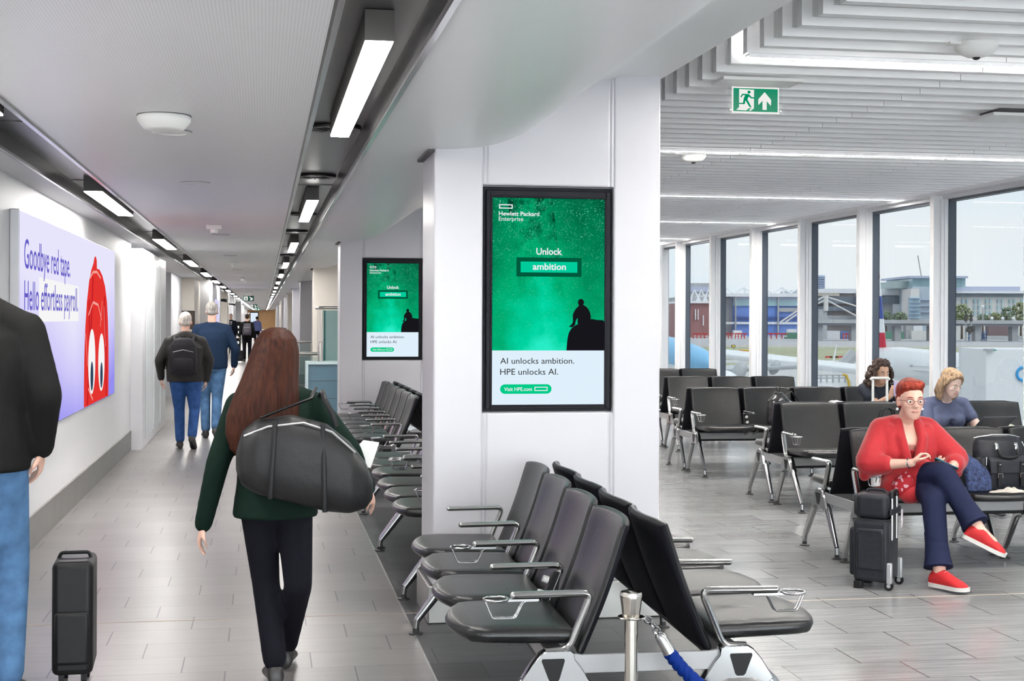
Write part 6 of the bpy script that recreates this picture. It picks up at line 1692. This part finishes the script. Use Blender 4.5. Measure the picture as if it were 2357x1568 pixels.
tri_wing([(1640, 846, 55), (1836, 838, 52), (1842, 845, 51), (1640, 856, 53)], .14, 'flap', M_OGREY, t)
for a, v, L in ((1702, 856, .75), (1784, 846, .55)):
    p = Wp(a, v, 52); b = MB(); b.ball(p - t.location, (L * .35, L * .35, L * .55), 14, 9, ROT @ Matrix.Rotation(.5, 4, 'Y')); b.build('flap_fairing', M_OGREY, t)
p = Wp(1668, 885, 50); b = MB(); b.ball(p - t.location, (.55, 1.1, .5), 16, 10, ROT); b.build('engine_cowl', M_OWHITE, t)
b = MB(); b.add([q - t.location for q in (Wp(1915, 838, 60), Wp(1921, 838, 60), Wp(1926.5, 793, 60), Wp(1925, 793, 60), Wp(1915.5, 837, 60.4), Wp(1921, 837, 60.4), Wp(1926.5, 793, 60.15), Wp(1925, 793, 60.15))], [(0, 1, 2, 3), (7, 6, 5, 4), (0, 4, 5, 1), (1, 5, 6, 2), (2, 6, 7, 3), (3, 7, 4, 0)]); b.build('winglet', M_OWHITE, t, 0)
t = outthing('airliner', 'light blue airliner nose in the leftmost window', 'aircraft', 1600, 70)
M_KB = mat('sky blue livery', (0.22, 0.52, 0.80), 0.3)
pA, pB = Wp(1500, 800, 74), Wp(1640, 838, 66)
b = MB(); b.tube([pA, pA.lerp(pB, .5), pA.lerp(pB, .8), pA.lerp(pB, .95), pB], [.78, .75, .62, .38, .1], 22); o = b.build('fuselage', M_KB); o.data.transform(Matrix.Translation(-t.location)); o.parent = t
b = MB(); b.tube([pA - Vector((0, 0, .55)), pA.lerp(pB, .5) - Vector((0, 0, .5)), pA.lerp(pB, .8) - Vector((0, 0, .4)), pB - Vector((0, 0, .35))], [.62, .62, .5, .1], 20); o = b.build('belly', M_OWHITE); o.data.transform(Matrix.Translation(-t.location)); o.parent = t
# ground equipment close to the building
t = outthing('service_truck', 'tall white truck box with a blue ring on its side at the right edge', 'truck', 2340, 36)
slab(2270, 805, 2460, 985, 36, 2.2, 'body', M_OWHITE, t, ground=True); slab(2272, 803, 2290, 808, 35.9, .3, 'roof_lamp', M_OGREY, t); slab(2291, 805, 2294, 808, 35.7, .1, 'beacon', mat('green beacon', (0.0, 0.4, 0.25), 0.3), t)
p = Wp(2357, 861, 35.97); b = MB(); b.tube([ROT @ Vector((.17 * math.cos(a), 0, .17 * math.sin(a))) for a in [2 * PI * i / 28 for i in range(28)]], .032, 8, closed=True); o = b.build('blue_ring', mat('ring blue', (0.03, 0.35, 0.75), 0.4), t); o.location = p - t.location
t = outthing('baggage_loader', 'grey metal baggage loader frame outside the right window', 'loader', 2230, 48)
for a in (2196, 2214, 2232, 2250, 2264): tubeW([(a, 960, 48), (a, 862 + (a % 3) * 5, 48)], .04, 'upright', M_OGREY, t)
for v in (872, 884, 900, 915): slab(2194, v, 2266, v + 3, 48, .5, 'shelf_rail', M_OGREY, t)
slab(2205, 850, 2240, 868, 48.5, .4, 'panel', M_OWHITE, t); slab(2240, 845, 2251, 857, 48, .3, 'orange_board', mat('orange', (0, 0, 0)), t); slab(2198, 905, 2260, 930, 49, 1.5, 'bed', M_OWHITE, t, ground=True)
t = outthing('ground_power_unit', 'pale ground service unit with railings outside the fourth window', 'equipment', 1920, 50)
slab(1876, 878, 1962, 985, 50, 2.5, 'body', M_OWHITE, t, ground=True)
for a in (1878, 1890, 1904, 1918, 1932, 1946): tubeW([(a, 880, 50), (a, 863, 50)], .035, 'rail_post', M_OGREY, t)
for v in (863, 870): tubeW([(1876, v, 50), (1950, v, 50)], .03, 'rail', M_OGREY, t)
tubeW([(1940, 862, 49.5), (1948, 864, 49.5), (1953, 876, 49.5), (1957, 900, 49.5)], .05, 'yellow_arm', mat('yellow paint', (0, 0, 0)), t)
tubeW([(1942, 842, 60), (1968, 812, 60)], .28, 'stair_boom', M_OGREY, t)
